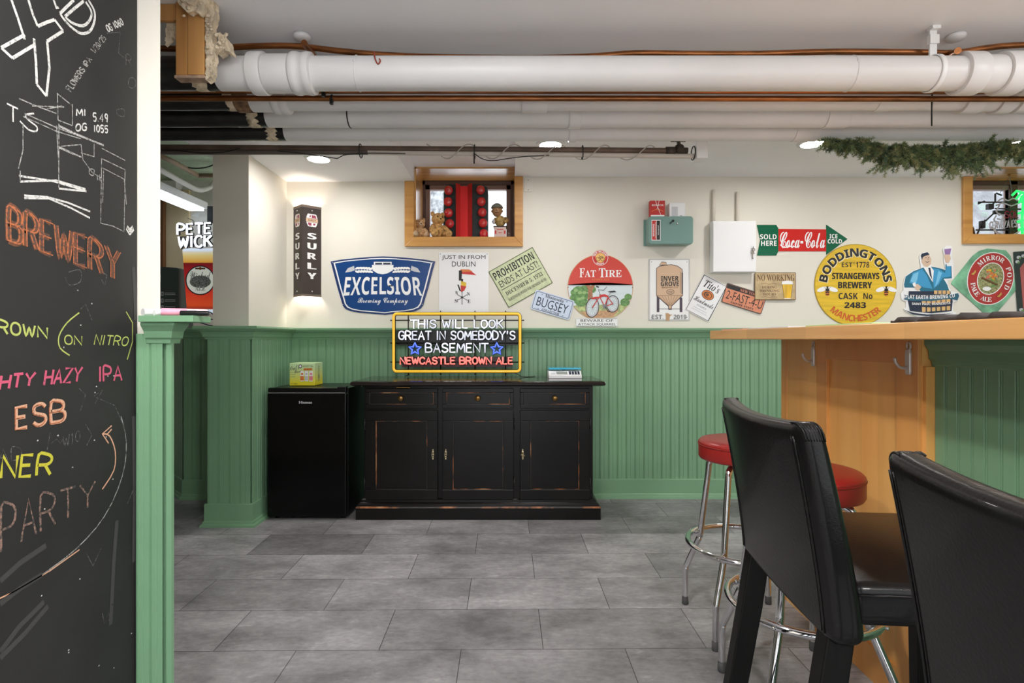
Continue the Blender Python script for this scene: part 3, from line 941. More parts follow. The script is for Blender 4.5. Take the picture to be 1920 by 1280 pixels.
for i, (a, c) in enumerate(pos):
    x0, x1 = xat(a, SF_), xat(c, SF_)
    zb, zt = P(0, 765, SF_).z, P(0, 728, SF_).z
    b = K(); b.box(x0, x1, SF_, SF_+.014, zb, zt)
    frame(b, x0, x1, zb, zt, .026, SF_-.012, SF_)
    dr = b.build('drawer', m_sb, t, bevel=.003)
    b = K(); frame(b, x0+.026, x1-.026, zb+.026, zt-.026, .004, SF_-.0095, SF_-.002); b.build('drawer_bead', m_worn, dr)
    xc = xat((752, 896, 1040)[i], SF_); zc = P(0, 746, SF_).z
    b = K(); b.lathe([(.008, 0), (.006, .008), (.012, .012), (.018, .018), (.019, .022), (.015, .027), (.0001, .029)], (xc, SF_-.001, zc), 24, 'y', cap=False)
    b.v = [Vector((p.x, 2*(SF_-3.88)-.002-p.y, p.z)) for p in b.v]
    b.build('knob', m_brass, dr)
    zb, zt = P(0, 936, SF_).z, P(0, 769, SF_).z
    b = K(); b.box(x0, x1, SF_, SF_+.014, zb, zt); frame(b, x0, x1, zb, zt, .068, SF_-.012, SF_)
    do = b.build('door', m_sb, t, bevel=.003)
    b = K(); frame(b, x0+.068, x1-.068, zb+.068, zt-.068, .005, SF_-.0105, SF_-.002); b.build('panel_bead', m_worn, do)
    kx = xat((812, 836, 980)[i], SF_); kz = P(0, 851, SF_).z; yk = SF_-.0125
    b = K()
    for dz, rr in ((.03, .006), (.018, .008), (0, .006), (-.018, .008), (-.03, .006)): b.ball((kx, yk, kz+dz), (rr, .003, rr), 10, 6)
    b.tube([(kx+.007*cos(a*.5), yk-.002, kz+.016*sin(a*.5)) for a in range(13)], .0022, 6, closed=True)
    b.build('keyhole_plate', M('pale_brass', (200, 186, 150), .3, .9), do)
    if i == 2:
        b = K(); b.tube([(kx-.004, yk-.004, kz), (kx, yk-.022, kz)], .0025, 8); b.tube([(kx-.014, yk-.022, kz+.003), (kx+.014, yk-.022, kz-.005)], .0045, 8); b.build('key', M('pale_brass', (200, 186, 150), .3, .9), do)
    hx = x0-.006 if i == 0 else x1+.005
    for hz in (P(0, 795, SF_).z, P(0, 905, SF_).z):
        b = K(); b.tube([(hx, SF_-.006, hz-.028), (hx, SF_-.006, hz+.028)], .005, 8); b.ball((hx, SF_-.006, hz+.032), .0055, 8, 6); b.ball((hx, SF_-.006, hz-.032), .0055, 8, 6); b.build('hinge', m_black_iron, do)
b = K(); b.box(xat(742, 3.62), xat(768, 3.62), SF_-.03, SF_-.005, .866, .8705); b.build('catch', m_brass, t)

# ------------------------------------------------------------------ mini fridge
m_fr = M('gloss_black_fridge', (6, 6, 6), .14, bump=(220, .03, .001), spec=.25)
FD = 3.632
fx0, fx1 = xat(501, FD), xat(649, FD)
t = thing('mini_fridge', 'small black gloss fridge standing between the pilaster and the sideboard', 'fridge', ((fx0+fx1)/2, 3.85, 0))
inv = Matrix.Translation((-(fx0+fx1)/2, -3.85, 0))
b = K(); b.box(fx0, fx1, FD+.05, 4.09, .015, .862); b.build('body', M('satin_black_fridge', (9, 9, 9), .3, spec=.3), t, bevel=.006)
b = K(); b.box(fx0, fx1, FD, FD+.044, .022, P(0, 737, FD).z); b.build('door', m_fr, t, bevel=.008, seg=3)
b = K(); b.box(fx0+.002, fx1-.002, FD+.003, FD+.048, P(0, 736, FD).z, .866); b.build('door_top_cap', M('satin_black_fridge', (9, 9, 9), .3, spec=.3), t, bevel=.006)
b = K(); b.box(fx0+.01, fx1-.01, FD+.006, FD+.04, P(0, 737.5, FD).z, P(0, 735.8, FD).z); b.build('handle_recess', m_gry, t)
b = K(); b.box(fx1-.06, fx1-.005, FD+.005, FD+.06, .864, .874); b.build('hinge_cover', m_blackp, t, bevel=.003)
a = Art(1); a.text(m_lgry, 'Hisense', 0, 0, .083, .017, bold=.0008)
o = a.build('badge', t, 0); o.rotation_euler = (pi/2, 0, 0); o.location = (xat(573, FD)-(fx0+fx1)/2, FD-3.85-.0005, P(0, 754, FD).z)
for x in (fx0+.04, fx1-.04):
    for y in (FD+.07, 4.05):
        b = K(); b.lathe([(.018, 0), (.018, .018)], (x, y, 0), 14); b.build('foot', m_blackp, t)

# carton on the fridge
d = 3.82
t = thing('drink_carton', 'pale yellow drinks carton with three printed cans, standing on the black fridge', 'carton', (xat(566.5, d), d, .866))
w = (590-543)*d/F/2; h = (716-674)*d/F
def carton_mat():
    m = bpy.data.materials.new('yellow_carton'); m.use_nodes = True
    nt = m.node_tree; b = nt.nodes['Principled BSDF']; tc = nt.nodes.new('ShaderNodeTexCoord'); s = nt.nodes.new('ShaderNodeSeparateXYZ')
    r = nt.nodes.new('ShaderNodeValToRGB'); r.color_ramp.elements[0].color = C((226, 214, 40)); r.color_ramp.elements[0].position = .02
    r.color_ramp.elements[1].color = C((196, 222, 168)); r.color_ramp.elements[1].position = .13
    nt.links.new(tc.outputs['Object'], s.inputs[0]); nt.links.new(s.outputs[2], r.inputs[0]); nt.links.new(r.outputs[0], b.inputs['Base Color'])
    return m
MB().box(-w, w, 0, .16, 0, h).build('box', carton_mat(), t, bevel=.002)
a = Art(1)
a.text(m_bk, "Owl's", -.052, h-.03, .06, .032, 'script', rot=8); a.text(m_bk, 'Brew', -.03, h-.055, .05, .026, 'script', rot=8)
a.disc(m_bk, -.012, h-.022, .013); a.disc(m_wh, -.012, h-.022, .008)
a.text(m_bk, 'BOOZY TEA', .042, h-.022, .068, .012); a.poly(m_org, [(.01, h-.05), (.07, h-.048), (.07, h-.034), (.01, h-.036)]); a.text(m_bk, '12 VARIETY', .04, h-.042, .05, .007)
for i, col in enumerate((m_org, m_lgry, M('pink_ink', (226, 130, 140), .5))):
    x = .0+i*.031
    a.poly(m_wh, [(x-.012, .03), (x+.012, .03), (x+.012, .095), (x+.009, .1), (x-.009, .1), (x-.012, .095)]); a.poly(col, [(x-.012, .035), (x+.012, .035), (x+.012, .066), (x-.012, .066)]); a.disc(col, x, .08, .008)
for y in (.088, .074, .06): a.line(m_leaf, [(-.08, y), (-.045, y)], .003)
a.text(m_bk, 'OWL BREW', -.055, .012, .05, .008)
o = a.build('printing', t, 0); o.rotation_euler = (pi/2, 0, 0)
a = Art(1); a.text(m_leaf, 'BOOZY', .08, h-.06, .08, .03, rot=90); a.text(m_blu, 'TEA', .08, .05, .05, .03, rot=90)
o = a.build('side_printing', t, 0); o.rotation_euler = (pi/2, 0, pi/2); o.location = (w, 0, 0)

# digital scale on the sideboard
d = 3.86
t = thing('digital_scale', 'white digital counter scale with a turquoise tray on the sideboard', 'scale', (xat(1060, d), d, .912))
w = .115
MB().prism([(-.0, .0), (.19, 0), (.19, .05), (.05, .05), (.0, .022)], -w, w, 'x').build('body', m_white, t, bevel=.004)
MB().box(-w, w, .045, .2, .058, .072).build('tray', M('turquoise_tray', (60, 180, 214), .15, coat=.5), t, bevel=.004)
MB().lathe([(.012, .05), (.012, .058)], (0, .12, 0), 12).build('tray_post', m_blackp, t)
al = math.atan2(.028, .05); pp = lambda x0, x1, s0, s1, h_, b: b.prism([(s0*cos(al), .022+s0*sin(al)+.0005), (s1*cos(al), .022+s1*sin(al)+.0005), (s1*cos(al)-h_*sin(al), .022+s1*sin(al)+h_*cos(al)), (s0*cos(al)-h_*sin(al), .022+s0*sin(al)+h_*cos(al))], x0, x1, 'x')
b = MB(); pp(-.06, .015, .012, .045, .002, b); b.build('display', M('lcd', (150, 158, 150), .2), t)
b = MB(); pp(-.1, -.066, .008, .03, .0015, b); b.build('label', m_lgry, t)
b = MB()
for i in range(4):
    for j in range(3): pp(.028+i*.02, .042+i*.02, .010+j*.014, .020+j*.014, .003, b)
b.build('keypad', m_navy, t)
for x in (-.09, .09):
    for y in (.03, .16): MB().lathe([(.012, -.0), (.01, .004)], (x, y, 0), 10).build('foot', m_blackp, t)

# ------------------------------------------------------------------ bar
BX = .99
t = thing('bar_counter', 'maple-topped bar with a panelled maple end and green beaded sides', 'bar', (1.35, 1.4, 0))
inv = Matrix.Translation((-1.35, -1.4, 0))
b = K(); b.box(BX, 1.75, .25, 2.775, 1.1835, 1.227); b.build('bar_top', m_bar, t, bevel=.003)
b = K(); b.box(1.30, 1.44, .3, 2.56, 0, 1.183); b.build('bar_core', m_green, t)
b = K(); beads(b, (1.30, 1.70), (1.30, .3), 0, 1.12, .047) if False else beads(b, (1.296, .3), (1.296, 1.70), 0, 1.12, .047, True); b.build('beaded_side', m_green, t)
b = K(); b.sweep([(1.298, .3), (1.298, 1.70)], [(0, 1.1), (.008, 1.1), (.012, 1.108), (.012, 1.118), (.02, 1.124), (.022, 1.15), (.034, 1.168), (.034, 1.182), (0, 1.182)]); b.build('crown_molding', m_green, t)
b = K(); b.box(1.259, 1.30, 1.705, 2.563, 0, 1.1832); b.build('end_panel_back', m_panel, t)
m_pl2 = wood('maple_stile', (218, 150, 80), (230, 168, 94), 2, .35, .4, .2)
for nm, y0, y1, z0, z1 in (('stile', 2.20, 2.27, 0, 1.183), ('stile', 1.703, 1.80, 0, 1.183), ('top_rail', 1.80, 2.20, 1.108, 1.183), ('bottom_rail', 1.80, 2.20, 0, .12)):
    b = K(); b.box(1.247, 1.2592, y0, y1, z0, z1); b.build(nm, m_pl2, t, bevel=.001)
b = K(); b.box(1.247, 1.2592, 2.271, 2.512, 0, 1.183); b.build('side_board', m_panel, t)
b = K(); b.box(1.245, 1.30, 2.514, 2.566, 0, 1.183); b.build('corner_post', m_pl2, t, bevel=.002)
b = K(); b.box(1.262, 1.297, 1.690, 1.706, 0, 1.10); b.build('edge_strip', m_panel, t)
# coat hooks
for k, (yy, lb) in enumerate(((2.287, 'pale metal coat hook under the bar, the farther of two on the maple panel'), (1.737, 'pale metal coat hook under the bar, the nearer of two on the maple panel'))):
    h = thing('coat_hook', lb, 'hook', (1.2465, yy, 1.176), group='coat hooks under the bar')
    mm = M('brushed_hook', (206, 200, 194), .35, .4)
    b = MB(); b.prism([(-.009, -.103), (.009, -.103), (.011, -.095), (.011, -.035), (.008, -.022), (-.008, -.022), (-.011, -.035), (-.011, -.095)], -.010, 0, 'x'); b.build('backplate', mm, h, bevel=.003)
    b = MB(); b.tube([(-.004, .008*cos(a*.4), -.012+.011*sin(a*.4)) for a in range(16)], .003, 8, closed=True); b.build('hanging_loop', mm, h)
    b = MB(); b.tube(smooth([(-.008, 0, -.078), (-.02, 0, -.082), (-.036, .0, -.076), (-.046, 0, -.062), (-.048, 0, -.05)], 3), .0045, 8); b.build('hook', mm, h)
# flat things lying on the bar
b = MB(); pts = []
rng = random.Random(3)
for i in range(30): pts.append((1.10+.005*rng.random(), 1.02+i*.014))
b.add([], [])
vs = []; fs = []
for i in range(34):
    y = 1.02+i*.0135
    z = 1.2275+.0095+.0045*sin(i*.9)+.003*sin(i*2.1)
    for x in (1.0, 1.03, 1.2, 1.35): vs.append((x, y, z)); 
n = 34*4
for i in range(34):
    for x in (1.0, 1.03, 1.2, 1.35): vs.append((x, 1.02+i*.0135, 1.2272))
for i in range(33):
    for k in range(3):
        a = i*4+k; fs += [(a, a+1, a+5, a+4), (n+a, n+a+4, n+a+5, n+a+1)]
    a = i*4; fs += [(a, a+4, n+a+4, n+a), (a+3, n+a+3, n+a+7, a+7)]
fs += [(0, n, n+1, 1), (1, n+1, n+2, 2), (2, n+2, n+3, 3)]; e = 33*4
fs += [(e, e+1, n+e+1, n+e), (e+1, e+2, n+e+2, n+e+1), (e+2, e+3, n+e+3, n+e+2)]
b.add(vs, fs, True); tag(b.build('bar_mat', M('dark_rubber', (62, 56, 54), .7)), 'dark rippled bar mat lying on the bar top near its right end', 'mat')
for k, (y0, y1, col, lb) in enumerate(((2.42, 2.66, (226, 150, 140), 'pink paper sheet lying on the far end of the bar'), (2.02, 2.36, (222, 222, 226), 'pale paper sheet lying on the bar beside the pink one'), (1.55, 1.9, (190, 214, 150), 'pale green paper sheet lying on the bar in front of the yellow round sign'))):
    b = MB(); b.box(1.005, 1.24, y0, y1, 1.2272, 1.2315); tag(b.build('paper_sheet', M('paper_%d' % k, col, .7), bevel=.001), lb, 'paper')

# ------------------------------------------------------------------ red stools
def stool():
    t = thing('bar_stool', 'red vinyl bar stool with chrome legs, the farther one, left of the black chair', 'stool', group='red chrome bar stools')
    b = MB(); b.lathe([(.0001, .772), (.10, .772), (.15, .770), (.172, .765), (.179, .758), (.181, .752), (.179, .747), (.180, .742), (.180, .698), (.176, .690), (.16, .687), (.0001, .687)], n=64, cap=False); b.build('seat', m_red_vinyl, t, sharp=70)
    b = MB(); b.tube([(.1802*cos(2*pi*i/64), .1802*sin(2*pi*i/64), .7475) for i in range(64)], .0026, 8, closed=True); b.build('piping', M('dark_red_piping', (140, 30, 26), .4), t)
    b = MB(); b.lathe([(.0001, .676), (.09, .676), (.09, .687), (.0001, .687)], n=32, cap=False); b.build('swivel_plate', m_chrome, t, sharp=40)
    ring = [(.222*cos(2*pi*i/64), .222*sin(2*pi*i/64), .336) for i in range(64)]
    MB().tube(ring, .0125, 14, closed=True).build('foot_ring', m_chrome, t)
    for k in range(4):
        a = pi/4+k*pi/2
        pr = [(.03, .664), (.11, .670), (.136, .665), (.150, .648), (.156, .60), (.190, .34), (.198, .31), (.252, .185), (.26, .16), (.262, .10), (.263, .028)]
        pts = [(r*cos(a), r*sin(a), z) for r, z in smooth(pr, 4)]
        lg = MB().tube(pts, .0125, 14).build('leg', m_chrome, t)
        MB().lathe([(.0135, 0), (.0145, .004), (.0135, .034)], (.263*cos(a), .263*sin(a), 0), 14).build('foot_cap', m_rubber, lg)
        MB().ball((.215*cos(a), .215*sin(a), .335), .012, 10, 6).build('rivet', m_chrome, lg)
        b = MB(); b.ball((.236*cos(a), .236*sin(a), .336), .006, 8, 6); b.build('bolt', m_chrome, lg)
    return t
s1 = stool(); s1.location = (.962, 2.30, 0)
s2 = copy_tree(s1); s2.location = (.935, 1.795, 0)
s2['label'] = 'red vinyl bar stool with chrome legs, the nearer one, behind the black chair'

# ------------------------------------------------------------------ black leather bar chairs
def chair():
    t = thing('bar_chair', 'black leather high-backed bar chair beside the red stools, seen whole', 'chair', group='black leather bar chairs')
    Wd, Z0, Z1, TH = .232, .640, 1.032, .066
    def bend(x, y, z):
        v = (z-Z0)/(Z1-Z0)
        lean = -.058*max(0, v)**1.4
        bow = -.020*(1-(y/Wd)**2)*min(1, .4+.6*v)
        thin = 1 - .28*max(0, v-.15)
        dip = .012*((y/Wd)**2-.5)*max(0, v)**3
        return (x*thin+lean+bow+.012, y, z+dip)
    bm = bmesh.new()
    bmesh.ops.create_cube(bm, size=1)
    for v in bm.verts: v.co = Vector((v.co.x*TH+TH/2, v.co.y*2*Wd, Z0+(v.co.z+.5)*(Z1-Z0)))
    bmesh.ops.bevel(bm, geom=bm.edges[:], offset=.024, segments=5, profile=.5, affect='EDGES')
    for i in range(1, 14):
        bmesh.ops.bisect_plane(bm, geom=bm.verts[:]+bm.edges[:]+bm.faces[:], plane_co=(0, -Wd+2*Wd*i/14, 0), plane_no=(0, 1, 0))
    for i in range(1, 10):
        bmesh.ops.bisect_plane(bm, geom=bm.verts[:]+bm.edges[:]+bm.faces[:], plane_co=(0, 0, Z0+(Z1-Z0)*i/10), plane_no=(0, 0, 1))
    for v in bm.verts: v.co = Vector(bend(*v.co))
    for f in bm.faces: f.smooth = True
    me = bpy.data.meshes.new('backrest'); bm.to_mesh(me); bm.free(); me.materials.append(m_leather)
    o = bpy.data.objects.new('backrest', me); COL.objects.link(o); o.parent = t
    for s in (-1, 1):
        b = MB(); b.tube([bend(-.0005, s*(Wd-.020), Z0+.02+(Z1-Z0-.045)*i/16) for i in range(17)], .0022, 6)
        b.tube([bend(-.0005, s*(Wd-.028), Z0+.02+(Z1-Z0-.045)*i/16) for i in range(17)], .001, 6)
        b.build('seam', m_leather, o)
        b = MB(); rng = random.Random(4+s)
        for i in range(8):          # gathered leather at the top corner
            x = .012+i*.006
            b.tube(smooth([bend(x, s*(Wd-.034+rng.uniform(-.004, .004)), Z1-.0015), bend(x+rng.uniform(-.003, .003), s*(Wd-.022), Z1-.0015), bend(x+rng.uniform(-.003, .003), s*(Wd-.0085), Z1-.0075), bend(x, s*(Wd-.0022), Z1-.017), bend(x, s*(Wd-.0008), Z1-.032)], 3), .0017, 6)
        b.build('gathered_corner', m_leather, o)
    b = MB(); b.box(.055, .47, -.222, .222, .675, .752)
    st = b.build('seat', m_leather, t, bevel=.018, seg=4)
    for p in st.data.polygons: p.use_smooth = True
    b = MB(); b.tube([(.06, -.2225, .733), (.25, -.2225, .734), (.465, -.2225, .733)], .0022, 6); b.tube([(.06, .2225, .733), (.465, .2225, .733)], .0022, 6); b.build('seam', m_leather, st)
    for s in (-1, 1):
        y0 = s*.195
        b = MB(); vs = []
        for z, xc, w in ((.67, .040, .024), (.52, .018, .025), (.30, -.02, .023), (0, -.085, .019)):
            vs += [(xc-w, y0-.021, z), (xc+w, y0-.021, z), (xc+w, y0+.021, z), (xc-w, y0+.021, z)]
        fs = [(0, 1, 2, 3), (15, 14, 13, 12)]
        for i in range(3):
            for k in range(4): fs.append((4*i+k, 4*i+(k+1) % 4, 4*i+4+(k+1) % 4, 4*i+4+k))
        b.add(vs, fs); b.build('leg', m_blackwood, t, bevel=.003)
        b = MB(); vs = [(.425+a*.021, y0+c*.021, .68) for a, c in ((-1, -1), (1, -1), (1, 1), (-1, 1))]+[(.43+a*.016, y0+c*.016, 0) for a, c in ((-1, -1), (1, -1), (1, 1), (-1, 1))]
        b.add(vs, [(0, 1, 2, 3), (7, 6, 5, 4), (0, 1, 5, 4), (1, 2, 6, 5), (2, 3, 7, 6), (3, 0, 4, 7)]); b.build('leg', m_blackwood, t, bevel=.003)
    MB().box(.41, .44, -.17, .17, .20, .235).build('foot_rail', m_blackwood, t, bevel=.003)
    for s in (-1, 1): MB().box(-.02, .42, s*.195-.011, s*.195+.011, .25, .285).build('side_rail', m_blackwood, t, bevel=.003)
    return t
c1 = chair(); c1.location = (.565, 1.203, 0); c1.rotation_euler = (0, 0, R(-4.5))
c2 = copy_tree(c1); c2.location = (.537, .525, 0); c2.rotation_euler = (0, 0, R(-3))
c2['label'] = 'black leather high-backed bar chair nearest the camera, cut off at the lower right corner'

# ------------------------------------------------------------------ pine garland
rng = random.Random(11)
mts = [M('pine_needle', (104, 124, 80), .6), M('pine_needle_light', (150, 150, 102), .6), M('pine_needle_dark', (68, 90, 68), .6)]
g = MB()
GD = 2.70
spine = [P(x, y, GD) for x, y in ((1545, 267), (1570, 269), (1610, 272), (1660, 276), (1720, 279), (1780, 279), (1830, 276), (1880, 273), (1940, 278), (2050, 290), (2200, 280))]
sp = [Vector(p) for p in smooth([tuple(p) for p in spine], 8)]
def needle(p, d, L, mi):
    d = d.normalized(); s = d.orthogonal().normalized()*.0015
    s.rotate(Matrix.Rotation(rng.uniform(0, 6.28), 3, d))
    u = d.cross(s).normalized()*.001
    g.cur = mi
    g.add([p-s, p+s, p+u, p+d*L], [(0, 1, 3), (1, 2, 3), (2, 0, 3)])
def twig(p, d, L):
    d = d.normalized(); side = d.orthogonal()
    n = int(L/.0036)
    mi0 = rng.choice((0, 0, 1, 2))
    q = p.copy(); dd = d.copy()
    curl = Vector((rng.uniform(-.02, .02), rng.uniform(-.02, .02), rng.uniform(-.03, .01)))
    for i in range(n):
        dd = (dd+curl).normalized(); q = q+dd*(L/n)
        for k in range(5):
            s = side.copy(); s.rotate(Matrix.Rotation(rng.uniform(0, 6.28), 3, d))
            needle(q, dd*.8+s, rng.uniform(.016, .027)*(1-.4*i/n), mi0 if rng.random() < .7 else rng.choice((0, 1, 2)))
lower = ((1550, 280), (1580, 290), (1630, 292), (1652, 310), (1664, 322), (1690, 304), (1725, 318), (1760, 314), (1785, 330), (1810, 312), (1830, 326), (1850, 312), (1870, 284), (1890, 290), (1920, 304), (2200, 300))
def low(px):
    for (a, ya), (b_, yb) in zip(lower, lower[1:]):
        if a <= px <= b_: return ya+(yb-ya)*(px-a)/(b_-a)
    return 290
def spy(px):
    return min(sp, key=lambda q: abs(960+q.x*F/GD-px))
for i in range(720):
    px = rng.uniform(1552, 1960)
    base = spy(px); y0 = HY-(base.z-CH)*F/GD; y1 = low(px)
    # where the foliage is deep, twigs start lower down as well
    y = rng.uniform(y0-8, max(y0+2, y1-15))
    q = P(px, y, GD+rng.uniform(-.05, .03))
    L = rng.uniform(.05, .095)*(1.0 if px > 1625 else .72)
    d_ = Vector((rng.choice((-1, 1))*rng.uniform(.15, 1), rng.uniform(-.7, .4), rng.uniform(-.9, .10)))
    twig(q, d_, L)
for px, y, dx in ((1664, 300, -.25), (1650, 304, -.8), (1785, 308, .05), (1790, 306, .35), (1776, 306, -.2), (1830, 306, .2), (1725, 300, .1), (1556, 270, -1)): twig(P(px, y, GD-.02), Vector((dx, -.1, -1 if px > 1560 else -.05)), .08)
g.cur = 2; g.tube(sp, .006, 6)
tag(g.build('pine_garland', mts), 'green artificial pine garland hanging below the ceiling pipes over the bar', 'garland')

# ------------------------------------------------------------------ chalk markers on the cap shelf
def marker(label, x, y, L, r, mats, ang):
    t = thing('chalk_marker', label, 'marker', (x, y, 1.2507+r), (0, 0, R(ang)), group='chalk markers on the cap shelf')
    MB().lathe([(.0001, 0), (r*.96, 0), (r, .002), (r, L*.55)], n=24, axis='x', cap=False).build('cap', mats[0], t, sharp=50)
    MB().lathe([(r*.92, L*.55), (r*.92, L-.004), (r*.8, L), (.0001, L)], n=24, axis='x', cap=False).build('barrel', mats[1], t, sharp=50)
mw = M('marker_white', (232, 230, 228), .4); mp_ = M('marker_pink', (232, 150, 172), .4); mpl = M('marker_pale_pink', (240, 198, 204), .4)
dd = 1.562
marker('large white chalk marker, leftmost on the green cap shelf', xat(268, dd)-.0, 1.562, .11, .0105, (mw, mw), 62)
marker('thin white chalk marker between the large white and the pink one', xat(289, dd), 1.562, .10, .008, (mw, mw), 62)
marker('pink chalk marker on the green cap shelf', xat(303, dd), 1.56, .115, .0108, (mp_, mpl), 28)
marker('black chalk marker at the right end of the green cap shelf', xat(331, dd)+.006, 1.572, .075, .0075, (m_blackp, m_blackp), 6)

# ------------------------------------------------------------------ signs on the back wall
m_tin = M('tin_edge', (200, 200, 200), .4, .3)
def offs(cx, cy): return lambda pts: [(x-cx, cy-y) for x, y in pts]
def screws(root, pts, th, s=.004, col=None):
    b = MB()
    for x, y in pts: b.lathe([(.0032, 0), (.003, .0014), (.0001, .0018)], (0, 0, 0), 10, cap=False); b.v[-30:] = [Vector((p.x+x*s, p.y+y*s, p.z+th)) for p in b.v[-30:]]
    b.build('screws', col or m_lgry, root)

# blue shield
cx, cy = 718, 534; o = offs(cx, cy)
K7 = lambda pts: [(600+x*.211, 450+y*.211) for x, y in pts]
half = [(560,145),(680,150),(800,160),(920,172),(1025,190),(1005,262),(985,340),(962,430),(935,520),(918,580),(895,610),(850,630),(770,645),(700,650),(640,655),(580,664)]
shield = half+[(1140-x-20, y) for x, y in half[-2:0:-1]]
r, a, th = signplate('tin_sign', 'blue shield-shaped tin sign with white wheat ears, kettle and EXCELSIOR lettering', cx, cy, 0, o(K7(shield)), M('navy_enamel', (36, 58, 110), .3), cat='sign')
def inset(pts, k, c=(560, 395)): return [(c[0]+(x-c[0])*k, c[1]+(y-c[1])*k) for x, y in pts]
a.poly(m_wh, o(K7(inset(shield, .945)))); a.poly(M('royal_blue_enamel', (18, 66, 126), .3), o(K7(inset(shield, .915))))
arch = lambda base: (lambda fx, v: (fx*142, v+base+ (1-4*fx*fx)*0 - 0))
def exc(fx, v):   # bottom edge arches upward in the middle
    return (fx*(144+ -v*.25), v + (3.0*(1-4*fx*fx) if v < 0 else 0))
a.text(m_wh, 'EXCELSIOR', 0, -3, 144, 36, 'sansb', arch=exc)
a.text(m_wh, 'Brewing Company', 0, -31, 94, 14, 'script')
a.poly(m_wh, o(K7([(462,222),(655,222),(648,270),(600,296),(558,304),(512,296),(470,270)]))); a.poly(m_wh, o(K7([(480,194),(638,194),(638,220),(480,220)]))); a.poly(m_navy, o(K7([(492,202),(553,202),(553,218),(492,218)]))); a.poly(m_navy, o(K7([(563,202),(628,202),(628,218),(563,218)])))
for sgn in (-1, 1):
    a.poly(m_lgry, [(sgn*(x-560)*.211, (395-y)*.211+3) for x, y in ((815, 240), (870, 262), (895, 300), (840, 292), (808, 280))])
    for k in range(6):
        a.disc(m_wh, sgn*(22+k*5.2), 30+.7*k-.1*k*k, 4.2, 2.0, n=12, rot=sgn*(-25)); a.disc(m_wh, sgn*(22+k*5.2), 24.6+.5*k-.1*k*k, 4.2, 2.0, n=12, rot=sgn*25)
a.build('printing', r, th)
screws(r, o(K7([(112, 200), (1002, 200), (205, 572), (910, 570), (855, 604)])), th)

# white weather-vane plate (the bird on it is left as a plain vane)
cx, cy = 869.5, 531
r, a, th = signplate('tin_sign', 'upright white plate reading JUST IN FROM DUBLIN above a small weather vane', cx, cy, 0, rect(93, 115), m_white)
a.text(m_bk, 'JUST IN FROM', 0, 48, 82, 9.5); a.text(m_bk, 'DUBLIN', 0, 36, 44, 9.5)
a.poly(m_bk, [(-5, 8), (-1, 8), (-2, -17), (-4, -17)]); a.poly(m_redi, [(-7, 18), (24, 15), (15, 22), (-6, 24)]); a.poly(m_org, [(-8, 21), (17, 22), (10, 26), (-6, 26)]); a.poly(m_yel, [(-5, 4), (5, 1), (4, -6), (-5, -4)]); a.poly(m_redi, [(-6, -4), (5, -6), (1, -14), (-5, -16)]); a.poly(m_bk, [(-9, 24), (-3, 24), (-4, 5), (-9, 5)]); a.poly(m_bk, [(-12, -2), (-9, -3), (-5, -15), (-8, -14)])
a.line(m_bk, [(-3, -17), (-3, -40)], 1.2); a.line(m_bk, [(-12, -21), (7, -32)], 1); a.line(m_bk, [(7, -21), (-12, -32)], 1); a.disc(m_bk, -3, -26.5, 2.2)
for ch, x, y in (('W', -13, -18), ('N', 9, -20), ('S', -14, -33), ('E', 10, -34)): a.text(m_bk, ch, x, y, 5.5, 6.5, 'serifb')
a.build('printing', r, th); screws(r, [(-44, 55), (44, 55)], th, col=m_bk)

# newspaper-style green plate
def rotsign(label, tl, tr, bl, mats, rr=1.5, lift=.001, th=.002, bev=.0006):
    tl, tr, bl = Vector(tl), Vector(tr), Vector(bl)
    w = (tr-tl).length; h = (bl-tl).length; c = (tr+bl)/2
    ang = math.degrees(math.atan2(-(tr-tl).y, (tr-tl).x))
    return signplate('tin_sign', label, c.x, c.y, ang, rect(w, h, rr), mats, th=th, lift=lift, bevel=bev)+(w, h)
r, a, th, w, h = rotsign('tilted pale green tin plate reading PROHIBITION ENDS AT LAST', (915, 510), (998, 463), (954, 577), M('dark_olive_edge', (92, 104, 62), .5), 1)
a.poly(M('pale_green_tin', (200, 208, 166), .45, noise=(30, .1)), rect(w-3, h-3, 1))
a.text(m_bk, 'PROHIBITION', -1, 25, 84, 15, 'sansb'); a.text(m_bk, 'ENDS AT LAST!', 0, 7, 82, 12.5); a.line(m_bk, [(-43, -3.5), (43, -3.5)], 1.2); a.text(m_bk, 'DECEMBER 5, 1933', 0, -14, 78, 9, 'serifb'); a.text(m_bk, 'BARTENDERS POISED FOR DRINKERS RUSH', 0, -26, 80, 5.5, 'serifb')
a.build('printing', r, th); screws(r, [(-w/2+3, -h/2+3), (w/2-3, h/2-3)], th)

# collector plate
r, a, th, w, h = rotsign('tilted pale blue number plate reading BUGSEY below the green newspaper plate', (1005, 542.5), (1078, 564.4), (993.8, 578.6), M('plate_pale_blue', (196, 208, 226), .35, .1), 4, lift=.006)
a.ring(m_navy, 0, 0, 1, .3, n=8); a.line(m_navy, rect(w-5, h-5, 3), .9, closed=True)
a.text(m_navy, 'BUGSEY', 0, -1, 60, 17); a.text(m_bk, 'Minnesota', 0, 12.5, 36, 6.5, 'serifb'); a.text(m_bk, 'COLLECTOR', 0, -13.5, 34, 4.5, 'serifb')
for x in (-24, 24):
    for y in (13, -14): a.disc(m_bk, x, y, 1, .7, n=10)
a.build('printing', r, th)

